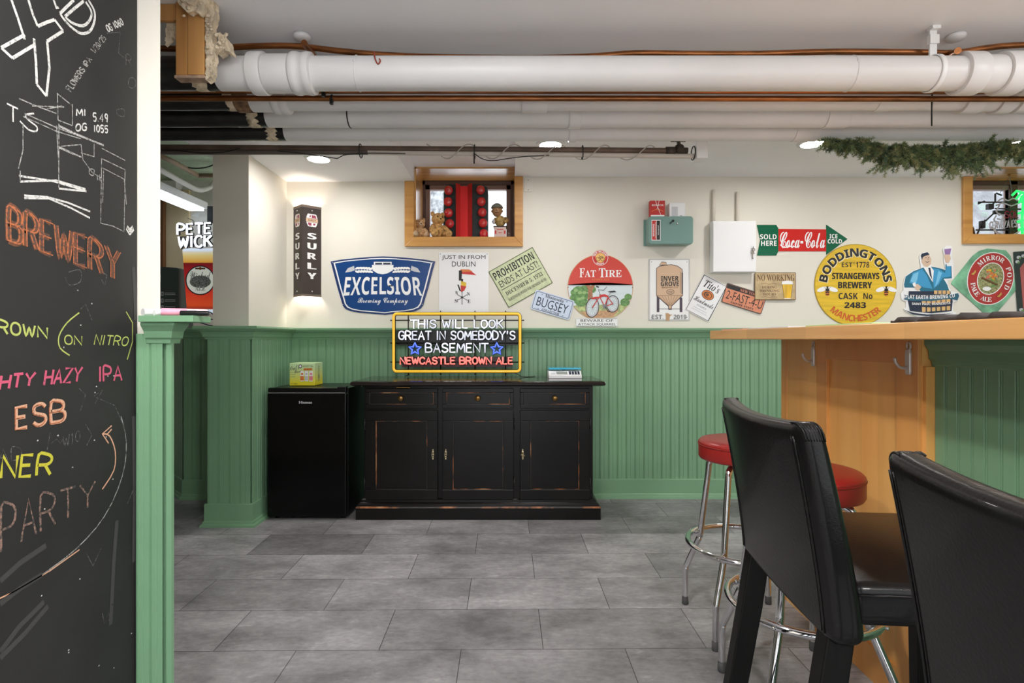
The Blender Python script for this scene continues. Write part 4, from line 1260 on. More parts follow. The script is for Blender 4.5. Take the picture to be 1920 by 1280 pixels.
# round bicycle sign
cx, cy = 1125.5, 538.5
R0 = 61.5
top = [(R0*cos(R(t)), R0*sin(R(t))) for t in range(-90, 76, 5)]
cap = [(-.3+15.5*cos(R(t)), 55+15.5*sin(R(t))) for t in range(10, 171, 10)]
lft = [(R0*cos(R(t)), R0*sin(R(t))) for t in range(105, 270, 5)]
r, a, th = signplate('tin_sign', 'round red and white tin sign with a red bicycle under a tree', cx, cy, 0, top+cap+lft, M('tan_edge', (206, 160, 116), .4))
R1 = R0-1.2
red = [(R1*cos(R(t)), R1*sin(R(t))) for t in range(4, 177, 4)]
redp = red+[(-61+122*i/16, 4.5+4.0*(1-((i-8)/8)**2)) for i in range(0, 17)]
a.poly(M('sky_print', (214, 226, 228), .45), circ(R1, 60)); 
gr = [(R1*cos(R(t)), R1*sin(R(t))) for t in range(215, 326, 5)]
a.poly(M('meadow_print', (176, 190, 128), .5, noise=(40, .3)), gr+[(30, -30), (0, -33), (-30, -30)])
a.poly(M('path_print', (198, 156, 116), .5, noise=(60, .2)), [(-38, -46), (-6, -44), (36, -42), (24, -55), (0, -60), (-24, -56)])
for x, y, q in ((-41, -8, 12), (-33, -16, 11), (-45, -20, 12), (-30, -4, 9), (-48, -10, 8), (-36, -26, 12), (-16, -4, 8), (52, -18, 7), (46, -28, 9)): a.disc(m_leaf, x, y, q, q*.85, n=16)
for x, y in ((-46, -6), (-38, -10), (-40, -22), (-33, -20), (-30, -10)): a.disc(M('leaf_light', (150, 186, 120), .5), x, y, 4, 3, n=10)
a.poly(M('bark_print', (170, 118, 86), .5, noise=(80, .3)), [(-30, 7), (-22, 7), (-18, 2), (-12, 8), (-8, 8), (-15, -6), (-14, -28), (-24, -28), (-23, -4)])
wx, wy, fx, fy = -15, -38, 23, -31
a.disc(m_lgry, wx, wy, 11.5, 17.5, rot=-8); a.disc(M('sky_print', (214, 226, 228), .45), wx, wy, 8, 13.5, rot=-8)
a.disc(m_lgry, fx, fy, 11, 15, rot=-4); a.disc(M('sky_print', (214, 226, 228), .45), fx, fy, 7.6, 11.5, rot=-4)
for x_, y_, p, q, t in ((wx, wy, 12, 18, -8), (fx, fy, 11.4, 15.4, -4)):
    a.ring(m_bk, x_, y_, p, 1.3, q, rot=t)
    for k in range(6): a.line(m_gry, [(x_-p*.7*cos(k*.52), y_-q*.7*sin(k*.52)), (x_+p*.7*cos(k*.52), y_+q*.7*sin(k*.52))], .35)
a.poly(m_redi, [(-2, -14), (8, -13), (15, -16), (14, -19), (6, -17), (-1, -20)]); a.line(m_redi, [(0, -15), (wx, wy)], 1.8); a.line(m_redi, [(14, -18), (8, -36)], 1.8); a.line(m_redi, [(-1, -19), (8, -36), (fx, fy)], 1.6); a.line(m_redi, [(14, -19), (fx, fy)], 1.4); a.disc(m_redi, -10, -20, 7, 2, rot=12)
a.line(m_gry, [(0, -15), (-4, -4), (6, -6), (12, 1)], 1.2); a.line(m_bk, [(-8, 2), (-3, 0)], 2); a.line(m_gry, [(14, -18), (20, -9)], 1); a.poly(m_bk, [(13, -8), (26, -6), (30, -9), (20, -10)]); a.disc(m_gry, 8, -36, 4, 4); a.line(m_bk, [(8, -36), (14, -45), (18, -45)], 1.2)
a.poly(M('brick_red_enamel', (206, 58, 40), .35), redp)
a.text(m_wh, 'F', -34.5, 27, 10, 17, 'serifb'); a.text(m_wh, 'AT', -19, 25.5, 21, 13, 'serifb'); a.text(m_wh, 'T', 3, 27, 12, 17, 'serifb'); a.text(m_wh, 'IRE', 24, 25.5, 31, 13, 'serifb'); a.text(m_org, 'AMBER ALE', 0, 14.5, 33, 3.2)
a.disc(m_redi, -.3, 55, 14.6); a.ring(m_wh, -.3, 55, 14.2, .8); a.disc(M('cream_ink', (236, 190, 110), .5), -.3, 55, 9); a.arc(m_wh, 'NEW BELGIUM', -.3, 55, 11.5, 165, 15, 3.2, 'sansb'); a.arc(m_wh, 'BREWING', -.3, 55, 11.5, 235, 305, 2.6, 'sansb', inner=True)
for x in (-4.5, 4): a.ring(m_brn, x-.3, 52.5, 3.6, .9, n=20)
a.line(m_brn, [(-4.5, 52.5), (-1, 57), (3.5, 57), (4, 52.5)], .9); a.line(m_brn, [(-1, 57), (-2, 60)], .9); a.line(m_brn, [(-1, 57), (0, 52.5), (3.5, 57)], .8)
a.build('printing', r, th); screws(r, [(-.5, 68), (60, 0), (-60, 0)], th, col=m_bk)

# squirrel strip
r, a, th = signplate('tin_sign', 'small white strip reading BEWARE OF ATTACK SQUIRREL standing on the green ledge', 1118.7, 604.2, 0, rect(78, 16, .8), m_white, th=.003, lift=.008)
a.line(m_gry, rect(76, 14.2), .4, closed=True); a.text(m_bk, 'BEWARE OF', 0, 3.3, 61, 5); a.text(m_bk, 'ATTACK SQUIRREL', 0, -3.9, 70, 5)
a.build('printing', r, th)

# fermenter plate
cx, cy = 1254.5, 543
r, a, th = signplate('tin_sign', 'upright white plate with a tan brewing tank reading INVER GROVE', cx, cy, 0, rect(77, 116, 1.5), M('plate_rim', (176, 174, 172), .35, .4))
a.poly(m_wh, rect(72, 111, 1))
tk = [(-24, 40), (-18, 44), (-8, 46), (4, 47), (16, 44), (24, 38), (25, 30), (25, -11), (4.5, -31), (4, -37), (-1, -37), (-1.5, -31), (-24, -11)]
for sx in (-21, 22): a.poly(M('dark_violet_ink', (70, 58, 70), .5), [(sx-2.5, -12), (sx+2.5, -16), (sx+2.5, -42), (sx-2.5, -42)])
a.poly(m_tan, tk); a.line(M('dark_violet_ink', (70, 58, 70), .5), tk, 1.2, closed=True)
a.line(m_brn, [(-24, -11), (25, -11)], .7); a.line(m_bk, [(-22, -36), (23, -36)], .9)
for k in range(-10, 12, 3): a.line(m_brn, [(k*2, -12), (1.5+k*.3, -30)], .5)
a.line(m_bk, [(24, 32), (24, -8)], 1.6); a.line(m_bk, [(21, 34), (21, -6)], .5); a.poly(m_tan, [(-19, 46), (-14, 52), (-6, 51), (-4, 46)]); a.line(m_bk, [(-19, 46), (-14, 52), (-6, 51), (-4, 46)], .8, closed=True)
a.text(m_bk, 'INVER', 1, 21, 33, 9, 'sansb'); a.text(m_bk, 'GROVE', 1, 11, 34, 9, 'sansb'); a.text(m_brn, 'BREWING CO', 1, 4, 30, 2.4); a.ring(m_bk, 2, -4, 7, .7, 4.4, n=24); a.text(m_bk, '1926', 2, -4, 8, 3)
a.text(m_gry, 'EST.', -22, -51, 22, 8.5, 'sansb'); a.text(m_gry, '2019', 20, -51, 24, 8.5, 'sansb'); a.poly(M('state_tan', (190, 150, 108), .5), [(-7, -44), (-2, -44), (2, -47), (6, -46), (1, -50), (0, -58), (-6, -58)])
a.build('printing', r, th); screws(r, [(x, y) for x in (-33, 33) for y in (-52, 52)], th, col=m_bk)

# handmade vodka plate
r, a, th, w, h = rotsign('tilted white plate with black border, orange oval and script lettering, under the white cabinet', (1319.5, 513.5), (1363.5, 537), (1283.5, 580), m_white, 1, lift=.006)
a.line(m_bk, rect(w-3, h-3), 1, closed=True); a.text(m_bk, "Tito's", 0, 24, 32, 15, 'serifi'); a.disc(m_bk, 0, 6, 12, 9); a.disc(m_org, 0, 6, 11, 8); a.disc(m_brn, 0, 6, 8.5, 6); a.disc(m_org, 1, 6, 6, 4.4); a.disc(m_brn, -1, 6, 3, 3)
a.text(m_bk, 'Handmade', 0, -9, 40, 10, 'script'); a.text(m_gry, 'VODKA', 0, -19, 20, 3.4); a.line(m_lgry, [(-14, -25), (14, -25)], .8); a.line(m_lgry, [(-16, -29), (16, -29)], .8)
a.build('printing', r, th)

# orange number plate
r, a, th, w, h = rotsign('tilted orange number plate with dark top band, partly behind the drinking-hours plate', (1362.4, 530), (1437, 553.4), (1351.5, 566), M('plate_rim_dark', (60, 50, 46), .4), 3, lift=.009)
m_cor = M('coral_plate', (212, 134, 100), .45, noise=(30, .1))
a.poly(m_cor, rect(w-2.5, h-2.5, 2)); a.poly(m_bk, [(-w/2+1.5, 9), (w/2-1.5, 9), (w/2-1.5, h/2-1.5), (-w/2+1.5, h/2-1.5)]); a.text(m_cor, 'NEW YORK', 6, 13.2, 36, 5, 'serifb'); a.text(m_bk, '2-FAST-4-U', 1, -2, 70, 16); a.text(m_bk, 'EMPIRE STATE', 0, -14, 44, 3.6, 'sansb')
a.build('printing', r, th)

# drinking hours plate
r, a, th = signplate('tin_sign', 'small brown tin plate with a beer glass reading NO WORKING DURING DRINKING HOURS', 1451.7, 536.8, 0, rect(77, 51.5, 1.5), M('rust_edge', (110, 84, 50), .6), lift=.013)
a.poly(M('aged_tan', (190, 166, 124), .5, noise=(14, .22)), rect(74.5, 49, 1)); a.text(m_brn, 'NO WORKING', 1, 16, 70, 12, 'serifb')
for s_, y in (('DURING', -2), ('DRINKING', -8.5), ('HOURS', -15)): a.text(m_brn, s_, -11, y, {'DURING': 28, 'DRINKING': 37, 'HOURS': 25}[s_], 4.5, 'serifb')
for y in (4, -20.5): a.line(m_brn, [(-26, y), (-18, y+1.2), (-11, y-.6), (-4, y+1.2), (4, y)], .6)
a.poly(M('beer_yellow', (220, 176, 40), .4, noise=(30, .2, (1, .2, 1))), [(13, 4), (32, 4), (31, -5), (29, -23), (16, -23), (14, -5)]); a.poly(m_wh, [(12, 3.5), (33, 3.5), (32, 9), (22, 10.5), (13, 9)]); a.line(m_wh, [(16, -23), (29, -23)], 1.2); a.line(M('aged_tan', (190, 166, 124), .5), [(17, 2), (18, -21)], .7); a.line(m_brn, [(13, 4), (14, -5), (16, -23)], .6); a.line(m_brn, [(32, 4), (31, -5), (29, -23)], .6)
a.build('printing', r, th)

# arrow sign
cx, cy = 1503, 450; o = offs(cx, cy)
t = thing('arrow_sign', 'long red and green arrow sign reading SOLD HERE and ICE COLD, pointing right', 'sign', (xat(cx, BW), BW-.001, CH-(cy-HY)*BW/F), (pi/2, 0, 0))
m_eng = M('green_enamel', (10, 98, 66), .22); m_enr = M('red_enamel', (206, 36, 30), .22)
def pl(nm, pts, mt, z0, z1):
    b = MB(); b.prism([(x*.004, y*.004) for x, y in o(pts)], z0, z1); return b.build(nm, mt, t, bevel=.0006)
pl('red_panel', [(1459, 429), (1551, 430), (1551, 471), (1459, 471)], m_enr, .0, .003)
pl('green_tail', [(1418.5, 421.5), (1455, 421.5), (1459, 428), (1459, 471), (1455, 479), (1419, 479), (1425, 450)], m_eng, .001, .004)
pl('green_arrowhead', [(1548.5, 421), (1588.5, 448), (1548.5, 478)], m_eng, .001, .004)
a = Art(.004); a.z = .0033; a.text(m_wh, 'Coca-Cola', 1, 0, 84, 30, 'script', bold=.25); a.line(m_wh, [(-41, -9), (-32, -14), (-20, -12), (-10, -13)], 1.6); a.z = .0044
a.text(m_wh, 'SOLD', -63, 6, 31, 9.5, 'sansb'); a.text(m_wh, 'HERE', -62, -6, 29, 9.5, 'sansb'); a.text(m_wh, 'ICE', 59, 7, 15, 8, 'sansb'); a.text(m_wh, 'COLD', 61.5, -2.5, 27, 8, 'sansb')
a.build('lettering', t, 0)

# yellow cask end
cx, cy = 1603, 534.5
r, a, th = signplate('tin_sign', 'large round yellow sign with black lettering and two bees', cx, cy, 0, circ(77, 72), M('yellow_edge', (178, 146, 30), .35), th=.006, bevel=.002)
a.disc(m_yel, 0, 0, 75.5, n=72)
m_cr = M('cream_edge', (240, 228, 190), .5)
for dx, dy, mt in ((1.6, -1.4, m_cr), (-1.2, -1.0, m_cr), (.5, 0, m_bk), (-.5, .2, m_bk), (0, -.4, m_bk)): a.arc(mt, 'BODDINGTONS', dx, dy, 61, 174, 6, 15, 'sansb', cw=1.15)
a.text(m_bk, 'EST', -16, 38, 20, 9, 'sansb'); a.text(m_bk, 'o', -3, 41, 4, 4); a.text(m_bk, '1778', 13, 38, 25, 11, 'sansb')
a.text(m_bk, 'STRANGEWAYS', 0, 17, 88, 12, 'sansb', bold=.35); a.text(m_bk, 'BREWERY', -1, 0, 63, 12, 'sansb', bold=.35); a.text(m_bk, 'CASK', -14, -20.5, 36, 12, 'sansb'); a.text(m_bk, 'No', 23, -20.5, 17, 11, 'sansb'); a.text(m_bk, '2483', -1, -37.5, 40, 11, 'sansb', bold=.35)
a.arc(M('rust_orange_ink', (206, 92, 34), .5), 'MANCHESTER', 0, 0, 62, 225, 315, 12, 'sansb', inner=True, cw=1.0)
for sx in (-53, 57):
    for q in (-1, 1): a.disc(m_wh, sx+q*10, -8, 10, 4.2, n=20, rot=-q*18)
    a.disc(m_org, sx, -14, 4, 6.5, n=16); a.disc(m_bk, sx, -9, 3.8, 3.2, n=14); a.line(m_bk, [(sx-4, -13.5), (sx+4, -13.5)], 1.8); a.line(m_bk, [(sx-3.5, -17.5), (sx+3.5, -17.5)], 1.6); a.disc(m_bk, sx, -4, 2, n=10); a.line(m_bk, [(sx-6, -4), (sx, -9), (sx+6, -4)], .7)
a.build('printing', r, th)

# man in a barrel cut-out
K2 = lambda pts: [(1500+x*.21875, 420+y*.21875) for x, y in pts]
cx, cy = 1742, 530; o = offs(cx, cy)
out = [(880,505),(895,450),(960,400),(1030,375),(1025,330),(1015,290),(1025,255),(1085,235),(1110,265),(1120,310),(1120,355),(1180,372),(1240,385),(1225,320),(1225,250),(1215,215),(1250,185),(1290,185),(1300,215),(1295,280),(1310,340),(1310,470),(1260,485),(1265,530),(1290,575),(1350,590),(1365,610),(1345,660),(1310,672),(1305,745),(1335,760),(1325,778),(1240,795),(1120,808),(1000,795),(910,755),(880,725),(900,715),(905,665),(865,650),(858,590),(880,570)]
r, a, th = signplate('cutout_sign', 'white-edged cut-out of a man in a blue suit in a barrel raising a glass', cx, cy, 0, o(K2(out)), m_white, lift=.004)
q = lambda mt, pts: a.poly(mt, o(K2(pts)))
m_suit = M('suit_blue', (62, 150, 196), .45); m_suitd = M('suit_teal', (36, 108, 132), .45); m_suitl = M('suit_light', (120, 190, 222), .45)
q(m_suitd, [(885,520),(900,450),(965,405),(1045,375),(1120,365),(1190,378),(1240,395),(1240,345),(1290,345),(1295,465),(1225,470),(1255,520),(1275,580),(1040,590),(1000,545),(890,545)])
q(m_suit, [(930,505),(960,420),(1040,385),(1080,440),(1130,555),(1060,545),(1000,520)]); q(m_suitl, [(940,490),(965,430),(1010,410),(1000,470),(985,515)]); q(m_suit, [(1125,380),(1185,388),(1235,420),(1250,360),(1285,360),(1285,450),(1215,460),(1180,520),(1140,550)]); q(m_suitl, [(1180,400),(1210,420),(1180,500),(1150,540)])
q(m_wh, [(1050,370),(1110,360),(1140,400),(1130,500),(1095,440)]); q(m_navy, [(1092,375),(1110,375),(1125,470),(1132,490),(1105,440)])
q(m_skin, [(1033,280),(1050,260),(1100,262),(1118,300),(1115,345),(1085,370),(1055,362),(1035,330)]); q(m_navy, [(1028,275),(1035,255),(1085,242),(1105,262),(1070,272),(1045,285),(1040,310)]); a.line(m_navy, o(K2([(1068,322),(1085,330),(1102,318)])), .9); a.disc(m_navy, *o(K2([(1072,290)]))[0], 1, n=8); a.disc(m_navy, *o(K2([(1095,288)]))[0], 1, n=8); a.line(m_navy, o(K2([(1088,292),(1092,306),(1084,308)])), .6)
q(m_skin, [(1228,260),(1275,255),(1285,300),(1265,335),(1240,330),(1228,290)]); q(M('grape_ink', (150, 116, 170), .4), [(1230,205),(1290,200),(1278,262),(1236,262)]); q(m_wh, [(1230,200),(1290,194),(1292,210),(1230,216)]); q(m_wh, [(1248,338),(1290,332),(1295,360),(1250,362)])
q(m_skin, [(960,515),(1005,515),(1032,540),(1005,575),(985,560)]); q(m_wh, [(955,510),(980,500),(985,535),(965,535)])
m_bar_l = M('barrel_tan', (214, 176, 116), .5)
q(m_navy, [(925,575),(1280,575),(1300,660),(1290,745),(1120,765),(935,745),(918,660)])
for k in range(6): q(m_bar_l, [(1035+k*42, 655-k*2), (1070+k*42, 653-k*2), (1068+k*42, 752-k*3), (1038+k*42, 754-k*3)])
for k in range(4): q(m_bar_l, [(1140+k*36, 570), (1168+k*36, 570), (1168+k*36, 600), (1140+k*36, 600)])
m_bnr = M('banner_blue', (46, 96, 118), .45)
q(m_bnr, [(885,605),(960,625),(1120,625),(1270,608),(1345,592),(1355,615),(1340,655),(1270,640),(1120,660),(960,660),(880,645),(895,625)])
a.text(m_wh, 'FLAT EARTH BREWING CO', 0, -27, 92, 7.5, 'sansb', arch=lambda fx, v: (fx*92, v+4*fx*fx*4*.6+fx*2))
q(m_navy, [(935,670),(1120,682),(1290,665),(1290,700),(1120,715),(935,705)]); a.text(m_wh, 'SAINT PAUL, MINNESOTA', 2, -40.2, 72, 5, 'sansb', arch=lambda fx, v: (fx*72, v+4*fx*fx*1.5+fx*1.5))
q(m_navy, [(885,735),(960,775),(1080,788),(1200,778),(1310,762),(1200,770),(1080,775),(960,760)])
a.build('printing', r, th)

# pond diamond
K3 = lambda pts: [(1500+x*.21875, 420+y*.21875) for x, y in pts]
cx, cy = 1851, 531; o = offs(cx, cy)
r, a, th = signplate('tin_sign', 'green diamond tin sign with a tilted red oval reading MIRROR POND PALE ALE', cx, cy, 0, o(K3([(1290,510),(1300,490),(1470,275),(1530,230),(1600,210),(1760,225),(1800,275),(1860,520),(1850,560),(1650,800),(1625,805),(1600,790)])), M('marbled_green', (120, 178, 142), .35, noise=(9, .35)), lift=.003)
ox, oy = o(K3([(1627, 468)]))[0]
m_crim = M('crimson_print', (176, 54, 50), .4)
a.disc(m_wh, ox, oy, 43, 50.5, rot=-22, n=60); a.disc(m_crim, ox, oy, 41.5, 49, rot=-22, n=60); a.disc(m_wh, ox, oy, 24.5, 31, rot=-22, n=50); a.disc(M('still_life_print', (150, 150, 104), .5, noise=(70, .6)), ox, oy, 23, 29.5, rot=-22, n=50)
rg = random.Random(8)
for k in range(26):
    a.disc(rg.choice((m_org, m_yel, m_leaf, M('rose_ink', (206, 120, 96), .5))), ox+rg.uniform(-9, 13), oy+rg.uniform(-4, 18), 2.6, 2.0, n=10)
for k in range(10): a.line(m_leaf, [(ox+rg.uniform(6, 18), oy-rg.uniform(0, 14)), (ox+rg.uniform(-4, 6), oy-rg.uniform(6, 20))], .9)
a.disc(m_wh, ox-8, oy-19, 8, 4, n=20); a.line(m_brn, [(ox-18, oy+2), (ox+12, oy-12)], 3)
a.arc(m_wh, 'MIRROR', ox, oy, 33.3, 160, 72, 8.8, 'serifb', ry=40, rot=-22, cw=.9)
a.arc(m_wh, 'POND', ox, oy, 33.3, 52, -14, 8.8, 'serifb', ry=40, rot=-22)
a.arc(m_wh, 'PALE', ox, oy, 33.3, 211, 250, 8.6, 'serifb', inner=True, ry=40, rot=-22)
a.arc(m_wh, 'ALE', ox, oy, 33.3, 264, 296, 8.6, 'serifb', inner=True, ry=40, rot=-22)
for px, py in ((1480, 420), (1700, 610)):
    x, y = o(K3([(px, py)]))[0]
    for k in range(3): a.disc(M('gold_leaf_ink', (190, 160, 80), .4), x+k*2-2, y+k*2.2-2, 3, 1.6, n=10, rot=40*k)
a.build('printing', r, th)

# dark framed sign at the edge
cx, cy = 1933, 529
r, a, th = signplate('tin_sign', 'dark green framed sign with a rose field at the right edge of the picture', cx, cy, 4, rect(62, 118, 2), M('dark_green_enamel', (44, 58, 56), .35), lift=.006)
a.poly(M('rose_enamel', (178, 96, 92), .4, noise=(6, .15)), [(-20, -48), (24, -48), (24, 30), (18, 40), (-12, 38), (-21, 28)]); a.line(m_bk, [(-14, 12), (-8, 15), (0, 14)], 2)
for x, y in ((-22, 48), (-13, 50), (-25, 40), (-24, -50)): a.disc(m_lgry, x, y, 4, 3, n=14); a.disc(m_leaf, x+2, y-2, 2.5, 2, n=10)
a.build('printing', r, th)

# ------------------------------------------------------------------ corner sconce
zt, zb = CH+(HY-389.5)*.004, CH+(HY-556)*.004
t = thing('wall_sconce', 'tall black V-shaped wall lamp reading SURLY in white, throwing light up and down', 'wall lamp', (-1.534, BW, zb))
hs, dp, H = .104, .105, zt-zb
m_sc = M('sconce_bronze', (62, 52, 48), .45, .2); m_scr = M('sconce_rim', (120, 106, 96), .4, .4)
for sgn, nm in ((-1, 'left_face'), (1, 'right_face')):
    b = MB(); b.prism([(sgn*hs, -.002), (0, -dp), (0, -dp+.006), (sgn*(hs-.005), -.002)], 0, H); b.build('face', m_sc, t)
    for z0_, z1_ in ((H-.016, H+.003), (-.003, .013)):
        b = MB(); b.prism([(sgn*(hs+.001), -.002), (0, -dp-.0015), (0, -dp+.008), (sgn*(hs-.007), -.002)], z0_, z1_); b.build('rim', m_scr, t)
    a = Art(1)
    L = math.hypot(hs, dp)
    # local x runs along the face
    an = math.atan2(dp, hs)
    def on_face(art, nm):
        q = art.build(nm, t, 0)
        q.rotation_euler = (pi/2, 0, an if sgn > 0 else -an)
        q.location = (sgn*hs/2+(.0015 if sgn > 0 else -.0015), -dp/2-.0025, 0)
    yy = H*.665
    for ch in 'SURLY':
        a = Art(1); a.text(m_wh, ch, 0, yy, .064, .046, 'sansb', bold=.003); on_face(a, 'letter'); yy -= .0735
    a = Art(1)
    ey = H-.105
    m_em = M('emblem_maroon', (150, 60, 84), .4)
    a.poly(m_wh, [(-.032, ey+.045), (.032, ey+.045), (.042, ey+.02), (.042, ey-.02), (.03, ey-.048), (-.03, ey-.048), (-.042, ey-.02), (-.042, ey+.02)])
    a.poly(m_em, [(-.002, ey+.038), (.028, ey+.038), (.036, ey+.016), (-.002, ey+.016)]); a.poly(m_em, [(-.018, ey+.034), (-.008, ey+.036), (-.010, ey+.02), (-.02, ey+.02)]); a.poly(m_em, [(-.034, ey-.02), (-.004, ey-.02), (-.004, ey-.042), (-.025, ey-.042)]); a.poly(m_em, [(.008, ey-.022), (.03, ey-.022), (.02, ey-.038), (.01, ey-.036)])
    a.poly(m_bk, [(-.048, ey+.014), (.048, ey+.014), (.048, ey-.016), (-.048, ey-.016)]); a.poly(m_tan, [(-.046, ey+.012), (.046, ey+.012), (.046, ey-.014), (-.046, ey-.014)]); a.text(m_brn, 'SURLY', 0, ey-.001, .06, .014, 'sansb')
    on_face(a, 'emblem')
    for z in (.035, H-.035): MB().ball((sgn*hs*.52, -dp*.5-.003, z), .007, 10, 6).build('screw', m_chrome, t)
m_bulb = M('sconce_bulb', (255, 255, 255), .5, emit=(255, 240, 225), es=160)
for z in (H-.07, .07): MB().lathe([(.0001, -.03), (.016, -.022), (.018, 0), (.012, .028), (.0001, .036)], (0, -.042, z), 16).build('bulb', m_bulb, t)
MB().box(-.05, .05, -.012, -.001, .1, H-.1).build('backplate', m_sc, t)

# ------------------------------------------------------------------ boxes on the wall
d = 4.083
x0, x1 = 1.48, xat(1418, d); zt, zb = P(0, 413.5, d).z, P(0, 510, d).z
t = thing('wall_cabinet', 'white steel wall cabinet with keys hanging in its door lock', 'cabinet', ((x0+x1)/2, BW, zb))
w = (x1-x0)/2; h = zt-zb
MB().box(-w, w, -.068, -.001, 0, h).build('body', m_white, t, bevel=.002)
b = MB(); b.box(-w+.001, w-.001, d-BW, -.0695, .003, h-.002); do = b.build('door', m_white, t, bevel=.003)
lx, lz = xat(1411, d)-(x0+x1)/2, P(0, 463, d).z-zb; ly = d-BW
m_key = M('nickel_key', (150, 140, 128), .35, .8)
b = MB(); b.lathe([(.009, 0), (.009, .004), (.006, .006), (.0001, .006)], (lx, 0, lz), 16, 'y', cap=False); b.v = [Vector((p.x, ly-abs(p.y), p.z)) for p in b.v]; b.build('lock', m_chrome, do)
ks = thing('key_bunch', 'two small keys on a ring hanging from the white cabinet lock', 'keys', (xat(1411, d), d-.008, P(0, 465, d).z))
for kx, kz, kl in ((.004, -.014, .03), (-.004, -.036, .045)):
    b = MB(); b.tube([(kx+.009*cos(2*pi*i/14), -.002, kz+.009*sin(2*pi*i/14)) for i in range(14)], .003, 6, closed=True); b.box(kx-.0025, kx+.0025, -.004, -.001, kz-kl, kz-.008); b.box(kx, kx+.006, -.004, -.001, kz-kl, kz-kl+.008); b.build('key', m_key, ks)
b = MB(); b.tube([(.012*cos(2*pi*i/20)-.001, -.003, -.012+.014*sin(2*pi*i/20)) for i in range(20)], .0014, 6, closed=True); b.build('ring', m_key, ks)
for px, y0 in ((1339, 357), (1384, 361)):
    o_ = MB().tube([(xat(px, 4.13), 4.14, CH+(HY-y0)*.004), (xat(px, 4.13), 4.14, zt-.004)], .012, 12).build('wall_conduit', M('wall_conduit_paint', (226, 218, 204), .5))
    tag(o_, 'slim painted conduit rising from the white cabinet, %s one' % ('left' if px < 1360 else 'right'), 'conduit')

d = 4.05
x0, x1 = xat(1216, d), xat(1300, d); zt, zb = P(0, 405, d).z, P(0, 457.5, d).z
t = thing('control_box', 'teal metal wall box with rounded corners and a red warning label', 'control box', ((x0+x1)/2, BW, zb))
w = (x1-x0)/2; h = zt-zb
b = MB(); b.prism([(x, z+h/2) for x, z in rect(2*w, h, .022, 6)], d-BW, -.012, 'y'); m_teal = M('teal_enamel', (116, 150, 142), .35)
b.build('cover', m_teal, t, bevel=.006, seg=3); MB().box(-w-.012, w-.01, -.014, -.001, .004, h-.006).build('backplate', m_teal, t, bevel=.002)
b = MB(); b.lathe([(.008, 0), (.007, .006), (.0001, .007)], (.045, 0, h-.055), 14, 'y', cap=False); b.v = [Vector((p.x, d-BW-abs(p.y), p.z)) for p in b.v]; b.build('screw', m_chrome, t)
b = MB(); b.lathe([(.009, 0), (.008, .008), (.0001, .008)], (-.005+.02, 0, h-.035), 14, 'y', cap=False); b.v = [Vector((p.x, d-BW-abs(p.y), p.z)) for p in b.v]; b.tube([(.018, d-BW-.012, h-.03), (.0, d-BW-.012, h-.045), (-.012, d-BW-.01, h-.052), (-.01, d-BW-.01, h-.06), (.004, d-BW-.012, h-.05)], .0025, 6); b.build('latch_key', m_black_iron, t)
a = Art(1)
a.poly(m_wh, [(-.033, -.075), (.033, -.075), (.033, .075), (-.033, .075)]); a.poly(m_redi, [(-.029, -.07), (.002, -.07), (.002, .07), (-.029, .07)]); a.poly(m_bk, [(.005, -.07), (.029, -.07), (.029, .07), (.005, .07)]); a.text(m_wh, 'WARNING', -.018, 0, .09, .012, 'sansb', rot=90); a.text(m_wh, 'Honeywell', .017, .0, .07, .01, 'sansb', rot=90)
for x in (-.007, -.003): a.line(m_wh, [(x, -.06), (x, .06)], .001)
e = a.build('warning_label', t, 0); e.rotation_euler = (pi/2, 0, 0); e.location = (xat(1230, d)-(x0+x1)/2, d-BW-.0005, P(0, 431.5, d).z-zb)
topz = zt

d = 4.075
t = thing('matchbox', 'small red and white box with a string cross standing on the teal wall box', 'box', (xat(1233, d), d, topz))
w = 14*d/F; h = 30.5*d/F
MB().box(-w, w, 0, .045, 0, h).build('box', M('red_box', (190, 44, 40), .5), t, bevel=.0015)
a = Art(1); a.poly(m_wh, [(-w*.9, .003), (w*.9, .003), (w*.9, .014), (-w*.9, .014)]); a.text(m_wh, 'RED FOX', 0, h*.72, w*1.6, .014, 'serifb'); a.line(m_org, [(-w*.8, .04), (-.01, .055), (0, .05), (.01, .055), (w*.8, .04)], .004); a.line(m_wh, [(-w*.3, h), (w*.45, .01)], .003); a.line(m_wh, [(w*.2, h), (-.005, .055)], .0025)
e = a.build('printing', t, 0); e.rotation_euler = (pi/2, 0, 0)
d = 4.10
x0, x1 = xat(1255, d), xat(1285, d); zb = topz+.0005; zt = P(0, 380, d).z
t = thing('thermostat', 'small white thermostat box with grey window beside the red box', 'thermostat', ((x0+x1)/2, BW, zb))
w = (x1-x0)/2; h = zt-zb
MB().box(-w, w, d-BW, -.001, .002, h).build('case', m_white, t, bevel=.004)
MB().box(-w+.018, -w+.062, d-BW-.001, d-BW+.002, .01, h-.03).build('display_window', m_lgry, t, bevel=.0006)
MB().box(.02, .034, d-BW-.0008, d-BW+.002, .012, .016).build('maker_mark', m_gry, t)
t = thing('blank_plate', 'blank white wall plate with two screws beside the window casing', 'wall plate', (xat(990.5, BW), BW, CH+(HY-347)*.004))
MB().box(-.032, .032, -.006, -.001, -.052, .052).build('plate', M('plate_paint', (226, 222, 210), .45), t, bevel=.002)
b = MB(); [b.ball((0, -.006, z), .004, 8, 6) for z in (-.036, .036)]; b.build('screws', m_gry, t)

